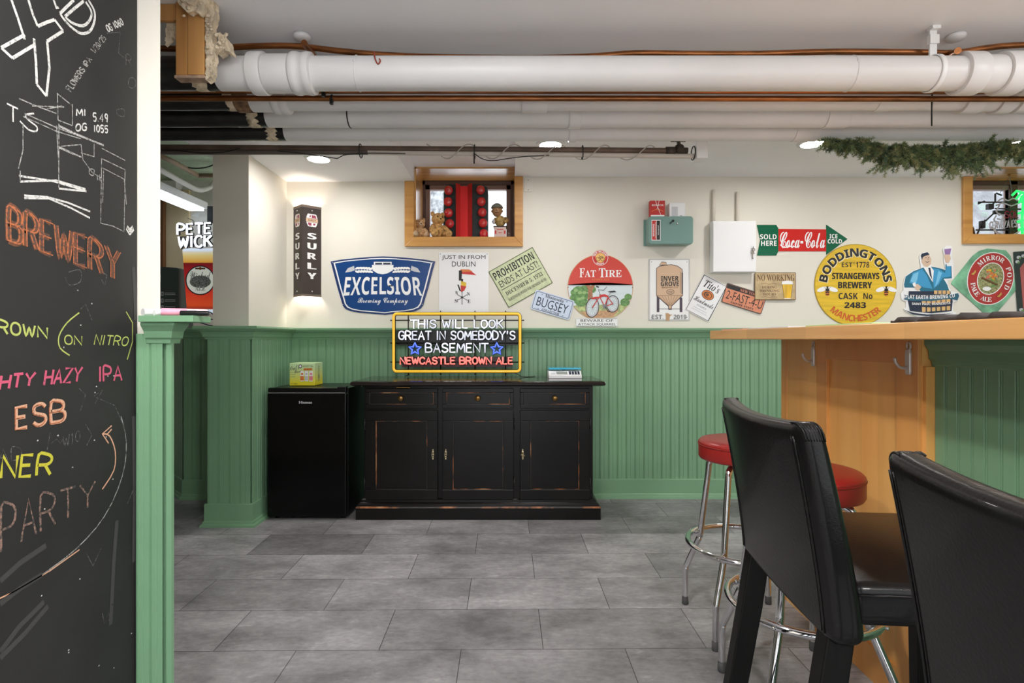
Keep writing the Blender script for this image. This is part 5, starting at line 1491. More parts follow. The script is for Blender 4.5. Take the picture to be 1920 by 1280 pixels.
# ------------------------------------------------------------------ neon sign on the sideboard
d = 4.0
S = d/F
t = thing('neon_sign', 'lit neon sign with yellow border and blue stars standing on the sideboard', 'neon sign', (xat(856.5, d), d, .912))
Z0 = CH-.912
def N(px, py, dy=0): return Vector(((px-856.5)*S, dy, CH-(py-HY)*S-.912))
m_ny = M('neon_yellow_tube', (236, 190, 60), .2, emit=(240, 176, 40), es=.42, coat=.5)
m_nw = M('neon_white_tube', (235, 238, 245), .25, emit=(222, 228, 248), es=.38)
m_nwb = M('neon_white_tube_bright', (245, 245, 250), .25, emit=(240, 242, 255), es=.8)
m_nb = M('neon_blue_tube', (110, 140, 255), .25, emit=(70, 104, 255), es=.75)
m_nr = M('neon_red_tube', (255, 150, 140), .25, emit=(255, 112, 104), es=.7)
fr = []
for cxx, cyy, a0 in ((744, 594, 180), (969, 594, 270), (969, 690, 0), (744, 690, 90)):
    for k in range(7):
        an = R(a0+15*k); fr.append(N(cxx+6*cos(an)*1.0, cyy+6*sin(an)*1.0))
b = MB(); b.tube(fr, .0098, 12, closed=True); b.build('border_tube', m_ny, t)
b = MB(); b.tube([p+Vector((0, .012, 0)) for p in fr], .0135, 8, closed=True); b.build('border_backing', m_blackp, t)
b = MB()
for px in (764, 825, 890, 948): b.tube([N(px, 582, .03), N(px, 703.5, .03)], .0042, 8)
for py in (600, 643, 679): b.tube([N(730, py, .03), N(983, py, .03)], .0042, 8)
for px in (764, 948):
    b.tube([N(px, 703.6, -.03), N(px, 703.6, .06)], .004, 8); b.tube([N(px, 690, .03), N(px, 690, .055)], .004, 8)
b.build('wire_grid', m_blackp, t)
MB().box(N(742, 0).x, N(971, 0).x, .034, .038, N(0, 647).z, N(0, 618).z).build('shade_panel', m_blackp, t)  # black sheet stands in for the shaded crown behind the second line
def neon_line(s, x0, x1, yb, h, mat, rr, bright=None):
    _, W = strokes(s, .3)
    k = (x1-x0)/W
    x = 0
    for ch in s:
        if ch == ' ': x += .55; continue
        st, w = strokes(ch, .3)
        b = MB()
        for pl in st:
            q = smooth(pl, 3)
            b.tube([N(x0+(x+p[0])*k, yb-p[1]*h) for p in q], rr, 8)
            for e_ in (q[0], q[-1]): b.ball(N(x0+(x+e_[0])*k, yb-e_[1]*h), rr, 8, 6)
            b.cur = 1
            b.tube([N(x0+(x+p[0])*k, yb-p[1]*h, .010) for p in q], rr*1.75, 6)
            b.cur = 0
        cx_ = x0+k*(x+w/2)
        b.build('letter_tube', [m_nwb if bright and any(l <= cx_ <= u for l, u in bright) else mat, m_blackp], t)
        x += w+.3*.72
neon_line('THIS WILL LOOK', 770, 943, 614.5, 14.5, m_nw, .0054, bright=((770, 800), (850, 885), (895, 915)))
neon_line("GREAT IN SOMEBODY'S", 747.5, 966, 636, 15, m_nw, .0054, bright=((765, 770), (785, 800)))
neon_line('BASEMENT', 798, 915, 660, 16, m_nw, .0054, bright=((828, 850), (868, 880)))
neon_line('NEWCASTLE BROWN ALE', 750.5, 961, 682, 12, m_nr, .0062)
for sx in (778, 931.5):
    q = [N(sx+(11.5 if i % 2 == 0 else 5.2)*sin(i*pi/5), 654-(11.5 if i % 2 == 0 else 5.2)*cos(i*pi/5)) for i in range(10)]
    MB().tube(q, .0078, 8, closed=True).build('star', m_nb, t)
    MB().tube([p+Vector((0, .012, 0)) for p in q], .012, 6, closed=True).build('star_backing', M('star_backing', (24, 24, 90), .4), t)
MB().box(N(752, 0).x, N(960, 0).x, .034, .038, N(0, 688).z, N(0, 669).z).build('red_glow_panel', M('dark_red_glow', (70, 16, 22), .4), t)  # added strip, its dark red paints the glow behind the red tubes
wire('thin black flex trailing from the neon sign along the sideboard top', [P(958, 698, 4.03), P(968, 700, 4.0)+Vector((0, 0, -.0)), Vector((xat(980, 3.98), 3.98, .916)), Vector((xat(996, 4.0), 4.0, .916)), Vector((xat(1003, 4.05), 4.05, .916))], .0025, m_blackp)

# ------------------------------------------------------------------ neon pint sign on the foundation ledge
d = 4.5; S2 = d/F
t = thing('neon_beer_sign', 'lit beer-glass neon sign with white script behind the pilaster', 'neon sign', (xat(379, d), d, 1.262))
def N2(px, py, dy=0): return Vector(((px-379)*S2, dy, CH-(py-HY)*S2-1.262))
gl = lambda y: 34-(y-470)*.074
b = MB()
m_amb = bpy.data.materials.new('lit_amber_beer'); m_amb.use_nodes = True
nt = m_amb.node_tree; bs = nt.nodes['Principled BSDF']; tc = nt.nodes.new('ShaderNodeTexCoord'); sx = nt.nodes.new('ShaderNodeSeparateXYZ'); rp = nt.nodes.new('ShaderNodeValToRGB')
mrg = nt.nodes.new('ShaderNodeMapRange'); mrg.inputs['From Min'].default_value = N2(0, 583).z; mrg.inputs['From Max'].default_value = N2(0, 470).z
nt.links.new(tc.outputs['Object'], sx.inputs[0]); nt.links.new(sx.outputs[2], mrg.inputs[0]); nt.links.new(mrg.outputs[0], rp.inputs[0])
for i, (p_, c_) in enumerate(((0, (110, 22, 30)), (.1, (232, 84, 40)), (.3, (214, 60, 40)), (.62, (170, 30, 34)), (.79, (120, 20, 26)), (.8, (232, 168, 60)), (.92, (240, 214, 140)), (1, (250, 248, 235)))):
    e_ = rp.color_ramp.elements[i] if i < 2 else rp.color_ramp.elements.new(p_)
    e_.position = p_; e_.color = C(c_)
nt.links.new(rp.outputs[0], bs.inputs['Base Color']); nt.links.new(rp.outputs[0], bs.inputs['Emission Color']); bs.inputs['Emission Strength'].default_value = .4
prof = [(gl(y)*S2, N2(0, y).z) for y in (581, 560, 530, 500, 471)]
b.prism([(x, z) for x, z in prof]+[(-x, z) for x, z in prof[::-1]], -.025, .025, 'y'); b.build('glass_panel', m_amb, t, bevel=.004)
m_ice = M('ice_white', (232, 240, 250), .3, emit=(220, 235, 255), es=.5)
b = MB(); b.prism([(x*S2, N2(0, y).z) for x, y in ((-26, 587), (26, 587), (28, 580), (-28, 580))], -.03, .03, 'y'); b.build('glass_base', m_ice, t, bevel=.004)
b = MB(); b.prism([(x*S2, N2(0, y).z) for x, y in ((-34, 472), (34, 472), (33, 467), (20, 466), (0, 467.5), (-20, 466), (-33, 468))], -.028, .028, 'y'); b.build('foam_head', m_ice, t, bevel=.004)
a = Art(1); ly = 0
m_lab = M('label_lit', (222, 226, 214), .4, emit=(222, 226, 214), es=.35)
a.disc(m_navy, 0, ly, 27.5*S2); a.disc(m_lab, 0, ly, 25.5*S2); a.disc(M('town_print', (150, 156, 150), .5, noise=(90, .8)), 0, ly-.012, .085, .05); a.text(m_gry, 'Wicked', 0, .042, .17, .062, 'script'); a.text(m_wh, 'ALE', 0, -.066, .085, .034, 'serifb', bold=.0015); a.poly(m_org, [(-.02, .095), (0, .11), (.02, .095), (0, .082)]); a.poly(m_bk, [(-.04, .088), (.04, .088), (.04, .102), (-.04, .102)]); a.text(m_org, "PETE'S", 0, .095, .06, .009, 'sansb')
e = a.build('round_label', t, 0); e.rotation_euler = (pi/2, 0, 0); e.location = N2(379, 526, -.0265)
m_nx = M('neon_cold_white', (245, 248, 255), .25, emit=(235, 242, 255), es=2.6)
def neon2(s, x0, x1, yb0, yb1, h, rr):
    st, W = strokes(s, .3); k = (x1-x0)/W
    b = MB(); bk = MB()
    for pl in st:
        q = [N2(x0+p[0]*k, yb0+(yb1-yb0)*p[0]/W-p[1]*h, -.03) for p in smooth(pl, 3)]
        b.tube(q, rr, 8); bk.tube([p+Vector((0, .014, 0)) for p in q], rr*1.9, 6)
    b.build('script_tube', m_nx, t); bk.build('tube_blackout', m_blackp, t)
neon2("PETE'S", 337, 425, 441, 437, 19, .0078); neon2('WICKED', 339, 436, 465, 461, 20, .0078)
b = MB(); b.box(N2(388, 0).x, N2(430, 0).x, .0, .04, N2(0, 417).z, N2(0, 386).z); b.build('transformer', m_blackp, t, bevel=.004)
b = MB(); b.tube([N2(352, 430, .03), N2(352, 470, .03)], .004, 6); b.tube([N2(408, 400, .03), N2(408, 470, .03)], .004, 6); b.tube([N2(332, 443, .03), N2(430, 443, .03)], .004, 6); b.tube([N2(360, 414, .03), N2(360, 412, .0), N2(352, 409, 0)], .003, 6); b.build('support_wires', m_blackp, t)
b = MB(); b.prism([(x*S2, N2(0, y).z) for x, y in ((-18, 405), (-6, 408), (-2, 397), (-12, 400))], -.01, -.007, 'y'); b.build('paper_tag', m_wh, t)
rg = random.Random(2)
for k, lb in enumerate(('dark cable loop lying in front of the beer-glass sign, lowest', 'dark cable crossing under the beer-glass sign base', 'dark cable curling beside the pilaster under the beer-glass sign')):
    y = 590+k*6
    pts = [P(x, y+rg.uniform(-6, 8), 4.36) for x in (352, 366, 380, 394, 410, 430)]
    for p in pts: p.z = max(p.z, 1.272)
    wire(lb, pts, .0045, m_navy)
b = MB(); b.box(xat(340, 4.45), xat(440, 4.45), 4.46, 4.62, 1.2625, 1.285); 
# dark printed carton
d = 4.48
t = thing('appliance_carton', 'dark green printed carton standing on the ledge left of the beer-glass sign', 'carton', (xat(315, d), d, 1.262))
x0, x1 = xat(290, d)-xat(315, d), xat(336, d)-xat(315, d)
b = MB(); z1, z2 = P(0, 499, d).z-1.262, P(0, 503, d).z-1.262
b.prism([(x0, 0), (x1, 0), (x1-.005, z2), (x1-.02, z1-.012), (x0, z1)], 0, .2, 'y'); b.build('box', M('carton_green', (56, 66, 60), .5), t, bevel=.002)
a = Art(1)
for y in (.29, .235, .18):
    a.poly(m_lgry, [(-.055, y-.016), (-.036, y-.016), (-.036, y+.016), (-.055, y+.016)]); a.poly(M('carton_green', (56, 66, 60), .5), [(-.05, y-.010), (-.041, y-.010), (-.041, y+.010), (-.05, y+.010)])
    for k in range(2): a.line(m_lgry, [(-.028, y+.006-k*.012), (.06, y+.006-k*.012)], .0035)
for k in range(3): a.line(m_lgry, [(-.052, .115-k*.013), (.06-k*.02, .115-k*.013)], .004)
a.disc(m_tan, -.047, .04, .008, .012); a.disc(m_lgry, -.03, .04, .003, .01); a.poly(m_wh, [(-.02, .028), (-.006, .028), (-.006, .054), (-.02, .054)])
for k in range(2): a.line(m_gry, [(.005, .047-k*.012), (.065, .047-k*.012)], .006)
e = a.build('printing', t, 0); e.rotation_euler = (pi/2, 0, 0)

# ------------------------------------------------------------------ things on the window sill
SILL = 1.953
m_plush = M('golden_plush', (206, 160, 98), .95, noise=(60, .35), bump=(140, .9, .01))
m_plushp = M('pale_plush', (206, 176, 140), .95, noise=(50, .25), bump=(140, .9, .01))
def plush(label, px, d, k, mat, mat2, turn, cat_ears=False):
    t = thing('plush_toy', label, 'soft toy', (xat(px, d), d, SILL), (0, 0, R(turn)))
    rg = random.Random(int(px)); nz_ = .03
    B = lambda mb, c, r: mb.ball(tuple(x*k for x in c), tuple(x*k for x in (r if isinstance(r, tuple) else (r, r, r))), 18, 12, nz_, rg)
    b = MB()
    B(b, (0, 0, .055), (.045, .042, .058)); B(b, (0, -.005, .135), (.046, .044, .044))
    for s in (-1, 1):
        B(b, (s*.037, .005, .172), (.015, .009, .018) if not cat_ears else (.013, .008, .022))
        b.tube([tuple(x*k for x in p) for p in ((s*.035, -.01, .085), (s*.055, -.03, .06), (s*.06, -.05, .04))], .019*k, 10)
        B(b, (s*.06, -.052, .038), .02)
        b.tube([tuple(x*k for x in p) for p in ((s*.03, -.015, .025), (s*.045, -.05, .024), (s*.052, -.075, .024))], .024*k, 10)
    b.build('body', mat, t)
    b = MB(); B(b, (0, -.042, .125), (.022, .016, .017)); b.build('muzzle', mat2, t)
    for s in (-1, 1):
        b = MB(); B(b, (s*.052, -.078, .026), (.026, .016, .026)); b.build('foot', mat2 if cat_ears else mat, t)
        b = MB(); B(b, (s*.018, -.044, .145), .005); b.build('eye', m_blackp, t)
    b = MB(); B(b, (0, -.057, .129), (.007, .005, .005)); b.build('nose', m_blackp, t)
    return t
plush('golden brown teddy bear sitting on the window sill beside the dark box', 821, 4.235, 1.08, m_plush, m_plush, 28)
plush('smaller tan and white soft toy with pointed ears, left end of the window sill', 788, 4.215, .80, M('tiger_plush', (214, 172, 124), .95, noise=(40, .4, (1, 1, 3)), bump=(140, .9, .01)), m_plushp, 18, True)
# dark box with red balls
d = 4.30
t = thing('display_box', 'upright dark box open in the middle with red folded panels, on the window sill', 'box', (xat(871, d), d, SILL))
s = d/F
m_gb = M('green_black_card', (30, 42, 40), .45)
top_ = (HY-346)*s+CH-SILL
b = MB()
for sg, x0, x1 in ((-1, -40, -15), (1, 14, 44)):
    b.prism([(x0*s, 0), (x1*s, 0), (x1*s, top_), ((x0+x1)/2*s, top_+.004), (x0*s+(.02 if sg < 0 else 0), top_-.012), ((x0+1)*s, top_-.06)] if sg < 0 else [(x0*s, 0), (x1*s, 0), (x1*s, top_-.06), ((x1-1)*s, top_-.02), ((x0+x1)/2*s, top_+.006), (x0*s, top_)], -.004, .10, 'y')
b.build('side_panels', m_gb, t, bevel=.002)
b = MB(); b.prism([(-15*s, -.045), (-8*s, .0), (-8*s, .004), (-15*s, -.040)], 0, top_, 'z'); b.prism([(15*s, -.045), (15*s, -.040), (6*s, .004), (6*s, .0)], 0, top_, 'z'); b.build('folded_flaps', M('red_felt', (190, 36, 32), .7, bump=(90, .2, .003)), t)
b = MB(); b.prism([(-8.5*s, .0), (6.5*s, .0), (6.5*s, .03), (-8.5*s, .03)], 0, top_-.012, 'z'); b.build('centre_panel', M('bright_red_felt', (222, 38, 38), .7, bump=(90, .2, .003)), t)
m_rb = M('shiny_red_ball', (196, 44, 48), .12, coat=.6); m_gold = M('gold_swirl', (226, 170, 120), .25, .5)
names = ('topmost', 'second', 'third', 'fourth', 'lowest')
for colx, n, ys, side in ((841, 4, (357, 378, 399, 419), 'left'), (901, 5, (356, 378, 398, 418, 438), 'right')):
    for i, y in enumerate(ys):
        dd = 4.270
        p = P(colx+(1.5*i if side == 'right' else (0, -1, 0, 2)[i]), y, dd)
        bt = thing('red_ball', '%s shiny red ball in the %s column of the dark window box' % (names[i] if not (side == 'left' and i == 3) else 'lowest', side), 'ball', p, group='red balls in the window box')
        MB().ball((0, 0, 0), (.034, .025, .036), 20, 14).build('ball', m_rb, bt)
        b = MB(); b.tube([(.004+.017*(1-j/26)*cos(j*.42), -.0245+.008*((1-j/26))**2, .004+.019*(1-j/26)*sin(j*.42)) for j in range(22)], .0016, 5); b.build('swirl', m_gold, bt)
# bobblehead
d = 4.30; s = d/F
t = thing('bobblehead', 'bobblehead figure in a flat cap on a pink and red pedestal on the window sill', 'figurine', (xat(938, d), d, SILL))
m_bst = M('bronze_skin', (170, 128, 88), .5); m_cap = M('grey_cap', (120, 124, 112), .7)
b = MB(); b.box(-13*s, 13*s, -.045, .045, 0, .012); b.build('plinth', M('maroon_base', (140, 50, 44), .5), t, bevel=.002)
b = MB(); b.box(-11*s, 11*s, -.04, .04, .012, 23*s); b.build('pedestal', M('pedestal_pink', (216, 190, 180), .5), t, bevel=.002)
b = MB(); b.box(-12.5*s, 12.5*s, -.044, .044, 23*s, 24.5*s); b.build('pedestal_top', m_bk, t)
a = Art(1); a.poly(m_redi, [(-10*s, 10*s), (-7*s, 10*s), (-7*s, 16*s), (-10*s, 16*s)]); a.poly(m_redi, [(7*s, 10*s), (10*s, 10*s), (10*s, 16*s), (7*s, 16*s)]); a.line(m_redi, [(-6*s, 18*s), (6*s, 18*s)], .006); a.line(m_redi, [(-3*s, 12*s), (3*s, 12*s)], .005); a.line(m_lgry, [(-11*s, 4*s), (11*s, 4*s)], .012)
e = a.build('printing', t, 0); e.rotation_euler = (pi/2, 0, 0); e.location = (0, -.04, 0)
b = MB(); b.ball((0, 0, 35*s), (10*s, .026, 11*s), 16, 10); b.tube([(-8*s, -.005, 40*s), (-13*s, -.02, 33*s), (-11*s, -.035, 31*s)], 3.2*s, 10); b.tube([(8*s, -.005, 41*s), (14*s, -.015, 36*s), (8*s, -.035, 32*s)], 3.2*s, 10); b.build('body', M('plaid_jacket', (170, 140, 84), .6, noise=(60, .5)), t)
b = MB(); b.ball((-6*s, -.002, 55*s), (9.5*s, .04, 12*s), 20, 14); b.ball((-6*s, -.04, 54*s), (2*s, .01, 2.4*s), 8, 6)
for sg in (-1, 1): b.ball((-6*s+sg*9.5*s, 0, 54*s), (1.6*s, .008, 2.6*s), 8, 6)
b.build('head', m_bst, t)
b = MB(); b.lathe([(.0001, 69*s), (5*s, 68*s), (10*s, 64*s), (11.5*s, 60*s), (10*s, 59*s)], (-6*s, 0, 0), 20); b.ball((-7*s, -.03, 60*s), (10*s, .03, 1.6*s), 14, 6); b.build('cap', m_cap, t)
b = MB(); [b.ball((-6*s+sg*3.5*s, -.036, 57*s), 1.0*s, 8, 6) for sg in (-1, 1)]; b.build('eyes', m_bk, t)
b = MB(); b.tube([(-9.5*s, -.036, 50*s), (-6*s, -.04, 49*s), (-2.5*s, -.036, 50.5*s)], .8*s, 6); b.build('mouth', M('lip_brown', (120, 66, 54), .5), t)
b = MB(); b.ball((-12*s, -.036, 33*s), (3*s, .015, 5*s), 10, 6); b.build('held_mug', m_lgry, t)
MB().lathe([(.012, 0), (.014, .03), (.009, .05), (.009, .06)], (xat(954, d), 4.29, SILL), 14).build('glass_vase', m_glass)
vz = bpy.data.objects['glass_vase']; tag(vz, 'tiny clear glass vase in the right corner of the window sill', 'vase')

# ------------------------------------------------------------------ unlit neon in the right window
d = 4.36; s = d/F
t = thing('neon_sign', 'mostly unlit beer neon with a glowing green palm hung in the right-hand window', 'neon sign', (xat(1893, d), d, 2.2))
def N3(px, py, dy=0): p = P(px, py, d+dy); return p-Vector((xat(1893, d), d, 2.2))
m_dead = M('unlit_tube', (206, 206, 212), .25); m_gnl = M('neon_green_tube', (60, 230, 110), .25, emit=(30, 220, 90), es=1.6)
b = MB()
for q in (((1834, 379), (1905, 379), (1960, 379)), ((1834, 382), (1846, 377)), ((1854, 390), (1866, 378)), ((1866, 391), (1915, 392)), ((1830, 431), (1960, 431)), ((1841, 428), (1847, 412)), ((1863, 400), (1848, 414)), ((1868, 362), (1878, 366)), ((1866, 363), (1866, 378)), ((1866, 431), (1866, 440), (1900, 440)), ((1892, 372), (1892, 440)), ((1832, 440), (1842, 415)), ((1902, 400), (1902, 432))):
    b.tube([N3(x, y, .02) for x, y in q], .006, 8)
b.box(N3(1856, 0).x, N3(1866, 0).x, .01, .04, N3(0, 391).z, N3(0, 381).z); b.box(N3(1843, 0).x, N3(1850, 0).x, .01, .04, N3(0, 427).z, N3(0, 413).z); b.box(N3(1868, 0).x, N3(1912, 0).x, .02, .035, N3(0, 400).z, N3(0, 393).z)
b.build('metal_frame', M('dark_frame_metal', (44, 44, 46), .5), t)
b = MB()
for q in (((1870, 378), (1880, 372), (1890, 376), (1900, 372), (1912, 378)), ((1868, 385), (1880, 380), (1896, 386), (1912, 380)), ((1868, 404), (1864, 412), (1870, 420), (1864, 432), (1874, 440)), ((1872, 400), (1882, 404), (1878, 412), (1870, 410)), ((1858, 425), (1872, 436), (1890, 441), (1908, 436), (1920, 420)), ((1874, 384), (1868, 396), (1874, 404))):
    b.tube(smooth([tuple(N3(x, y, -.01)) for x, y in q], 4), .0055, 8)
st, W = strokes('CERVEZA ESPECIAL', .2)
for pl in st: b.tube([N3(1856+p[0]*80/W, 429-p[1]*13-p[0]*6/W, -.015) for p in smooth(pl, 2)], .004, 6)
b.build('unlit_tubing', m_dead, t)
b = MB(); st, W = strokes('SOL', .3)
for pl in st: b.tube([N3(1884+p[0]*26/W, 408-p[1]*12, -.015) for p in smooth(pl, 3)], .0045, 8)
b.build('red_lettering', M('unlit_red_tube', (140, 44, 62), .25), t)
b = MB()
for q in (((1898, 366), (1906, 358), (1918, 361), (1926, 368)), ((1906, 372), (1914, 362), (1924, 362), (1936, 372)), ((1912, 380), (1916, 368), (1926, 362)), ((1926, 362), (1940, 358), (1950, 366)), ((1920, 366), (1918, 390), (1916, 415), (1917, 440)), ((1926, 366), (1926, 400), (1928, 440)), ((1910, 400), (1930, 394)), ((1908, 416), (1930, 410)), ((1910, 430), (1930, 426))):
    b.tube(smooth([tuple(N3(x, y, -.02)) for x, y in q], 4), .009, 8)
b.build('green_palm', m_gnl, t)
b = MB(); b.tube([N3(1875, 362), P(1893, 330, 4.30)-Vector((xat(1893, d), d, 2.2)), N3(1899, 372)], .0022, 6); b.build('hanging_wire', m_gry, t)
b = MB(); p = P(1892, 328, 4.30)-Vector((xat(1893, d), d, 2.2)); b.tube([p+Vector((0, 0, .045)), p], .006, 8); b.tube([p+Vector((-.014, -.004, .014)), p+Vector((.014, .004, .024))], .005, 8); b.ball(p, .009, 8, 6); b.build('hook', m_brass, t)
MB().lathe([(.0001, 0), (.04, 0), (.046, .03), (.036, .1), (.016, .14), (.0001, .14)], (xat(1822, 4.4)+.02, 4.455, 1.973), 20).build('brown_pot', M('brown_glaze', (110, 58, 36), .3))
tag(bpy.data.objects['brown_pot'], 'small brown rounded pot at the left corner of the right-hand window sill', 'pot')

# ------------------------------------------------------------------ pipes and lamp over the foundation ledge
t = thing('fluorescent_lamp', 'white fluorescent batten under the green ceiling of the alcove', 'light', (xat(322, 4.45), 4.45, 2.32))
MB().box(-.10, .07, -.5, .40, .0, .06).build('housing', m_white, t, bevel=.004)
MB().box(-.08, .05, -.48, .38, -.02, .001).build('diffuser', M('fluoro_diffuser', (255, 255, 255), .5, emit=(226, 240, 255), es=4), t, bevel=.004)
m_cp = M('alcove_conduit', (216, 214, 206), .5)
tag(MB().tube(smooth([tuple(p) for p in (P(290, 312, 3.9), P(345, 343, 4.3), P(372, 356, 4.6), P(392, 352, 4.75), P(404, 340, 4.75), P(430, 318, 4.75))], 4), .02, 12).build('conduit', m_cp), 'white curved conduit below the green alcove ceiling', 'conduit')
tag(MB().tube([P(290, 286, 3.6), P(330, 306, 4.0), P(370, 328, 4.45), P(372, 329, 4.46), P(430, 329, 4.46)], .018, 12).build('conduit', M('tan_pipe', (158, 134, 108), .5)), 'tan pipe running back under the green alcove ceiling and turning right', 'pipe')
wire('black cable looping under the green alcove ceiling', [P(298, 288, 4.2), P(330, 308, 4.2), P(360, 315, 4.2), P(385, 314, 4.2), P(405, 307, 4.2)], .005, m_blackp)
tag(MB().box(xat(296, 4.9), xat(352, 4.9), 4.915, 4.948, 1.262, P(0, 355, 4.9).z).build('board', M('beige_board', (214, 196, 158), .7, noise=(4, .08))), 'beige board leaning on the alcove wall behind the dark carton', 'board')
tag(MB().box(xat(292, 4.85), xat(304, 4.85), 4.86, 4.905, 1.262, P(0, 360, 4.85).z).build('wood_post', wood('dark_stud', (92, 58, 32), (120, 78, 44), 2)), 'dark wooden post at the left edge of the alcove opening', 'post')
tag(MB().box(xat(305, 4.85), xat(330, 4.85), 4.85, 4.9495, P(0, 352, 4.85).z, P(0, 338, 4.85).z).build('junction_box', m_white, bevel=.004), 'white junction box on the alcove wall under the fluorescent lamp', 'box')

# ------------------------------------------------------------------ chalkboard
XB = -1.0795
cb = MB().box(-1.0858, XB, -.4, 1.597, .02, 2.385).build('chalkboard', m_chalk)
tag(cb, 'tall black chalkboard covering the near left wall, with coloured chalk lettering', 'chalkboard')
def chalkmat(name, rgb, cover=.5):
    m = bpy.data.materials.new(name); m.use_nodes = True
    nt = m.node_tree; b = nt.nodes['Principled BSDF']; b.inputs['Roughness'].default_value = .9
    tc = nt.nodes.new('ShaderNodeTexCoord'); n = nt.nodes.new('ShaderNodeTexNoise'); n.inputs['Scale'].default_value = 170; n.inputs['Detail'].default_value = 4
    r = nt.nodes.new('ShaderNodeValToRGB'); r.color_ramp.elements[0].position = 1-cover-.12; r.color_ramp.elements[1].position = 1-cover+.14
    r.color_ramp.elements[0].color = C((60, 60, 58)); r.color_ramp.elements[1].color = C(rgb)
    nt.links.new(tc.outputs['Object'], n.inputs['Vector']); nt.links.new(n.outputs['Fac'], r.inputs[0]); nt.links.new(r.outputs[0], b.inputs['Base Color'])
    return m
ck_w = chalkmat('chalk_white', (204, 204, 200), .66); ck_f = chalkmat('chalk_faint', (128, 128, 124), .46); ck_m = chalkmat('chalk_mid', (164, 164, 160), .56)
ck_o = chalkmat('chalk_orange', (180, 104, 64), .6); ck_od = chalkmat('chalk_orange_fill', (108, 68, 46), .58); ck_y = chalkmat('chalk_lime', (180, 190, 100), .7); ck_yy = chalkmat('chalk_yellow', (192, 186, 56), .74)
ck_p = chalkmat('chalk_pink', (200, 86, 114), .72); ck_pe = chalkmat('chalk_peach', (210, 162, 132), .72); ck_br = chalkmat('chalk_dusty_rose', (150, 118, 104), .5)
def bp(px, py, lift=.0006):
    d_ = XB*F/(px-960); return Vector((XB+lift, d_, CH-(py-HY)*d_/F))
def chalk(name, mat, pls, w, lift=.0006):
    b = MB()
    for pl in pls:
        q = smooth([tuple(p) for p in pl], 3)
        q3 = [bp(x, y, lift) for x, y in q]
        b.ribbon(q3, w*1.5e-3, (1, 0, 0)); lift += .00002
    o_ = b.build(name, mat); o_.parent = cb
    return o_
def ctext(s, x0, y0, x1, y1, h0, h1=None, slant=0.0, perp=False):
    st, W = strokes(s, .3); h1 = h1 or h0
    L_ = math.hypot(x1-x0, y1-y0); ux, uy = ((y1-y0)/L_, -(x1-x0)/L_) if perp else (0, -1)
    out = []
    for pl in st:
        out.append([(x0+(x1-x0)*p[0]/W+(ux*p[1]*(h0+(h1-h0)*p[0]/W)+slant*p[1]*h0), y0+(y1-y0)*p[0]/W+uy*p[1]*(h0+(h1-h0)*p[0]/W)) for p in pl])
    return out
k = .3516
A_ = lambda *pts: [(x*k, y*k) for x, y in pts]
chalk('chalk_logo', ck_w, [A_((60, 0), (95, 100), (130, 210)), A_((150, 0), (175, 80), (200, 140)), A_((200, 140), (250, 118), (290, 105)), A_((290, 105), (335, 165)), A_((335, 165), (250, 220)), A_((250, 220), (262, 360), (246, 512)), A_((246, 512), (195, 450)), A_((195, 450), (190, 330), (180, 205)), A_((130, 185), (5, 255)), A_((5, 255), (65, 310)), A_((65, 310), (180, 240)),
     A_((285, 0), (300, 45), (310, 38)), A_((318, 72), (350, 40), (392, 0)), A_((318, 72), (345, 110), (385, 150), (430, 178), (475, 168), (500, 120), (502, 60), (470, 0)), A_((345, 88), (395, 45), (445, 5)), A_((345, 88), (380, 120), (440, 138), (478, 105), (485, 60), (455, 10))], 4.4)
for w_ in (ctext('FLOWERS IPA', 133, 172, 172, 112, 13, 10, perp=True), ctext('1/20/25', 178, 100, 199, 72, 12, 10, perp=True)): chalk('chalk_word', ck_m, w_, 1.8)
for w_ in (ctext('OG 1060', 203, 60, 232, 46, 13, 13, perp=True), [A_((35, 552), (95, 580)), A_((68, 570), (68, 650))], [A_((180, 605), (135, 612), (150, 640), (195, 675), (190, 700), (150, 690), (105, 645))], ctext('MI', 143, 217, 160, 217, 12), ctext('OG', 142, 246, 162, 244, 13), ctext('5.49', 174, 227, 202, 229, 15), ctext('1055', 175, 247, 202, 249, 13)): chalk('chalk_word', ck_w, w_, 2.4)
chalk('chalk_diagram', ck_m, [A_((100, 525), (180, 560), (300, 605)), A_((170, 565), (340, 570)), A_((250, 580), (330, 565)), A_((305, 495), (308, 640)), A_((305, 500), (380, 560)), A_((385, 555), (385, 665)), A_((308, 640), (385, 670)), A_((130, 605), (300, 680), (550, 775)), A_((120, 620), (300, 700), (430, 740)), A_((310, 670), (540, 770)), A_((300, 670), (310, 850), (312, 1005)), A_((312, 660), (312, 990)), A_((310, 780), (440, 840), (430, 770)), A_((320, 790), (400, 825), (435, 840)), A_((325, 780), (430, 770)), A_((500, 765), (500, 835), (430, 815)), A_((430, 770), (440, 850), (490, 920), (540, 950)), A_((475, 900), (500, 905), (495, 935), (475, 925), (475, 900)), A_((515, 930), (520, 960)), A_((528, 930), (532, 965)),
     A_((540, 845), (535, 1190)), A_((540, 845), (665, 905)), A_((545, 895), (660, 955)), A_((665, 905), (660, 1230)), A_((535, 1190), (600, 1205), (660, 1235)), A_((550, 900), (545, 1080)), A_((660, 955), (672, 1090)), A_((540, 790), (665, 855)), A_((120, 660), (120, 800), (95, 900)), A_((105, 910), (105, 970))], 1.7)
chalk('chalk_diagram', ck_w, [A_((100, 937), (280, 965), (460, 1018)), A_((105, 968), (300, 962), (455, 1008)), A_((312, 1005), (460, 1020)), A_((128, 1042), (250, 1050), (360, 1080), (480, 1128)), A_((128, 1056), (260, 1058), (380, 1110), (478, 1162)), A_((315, 672), (440, 730), (552, 775)), A_((312, 785), (390, 820))], 3.0)
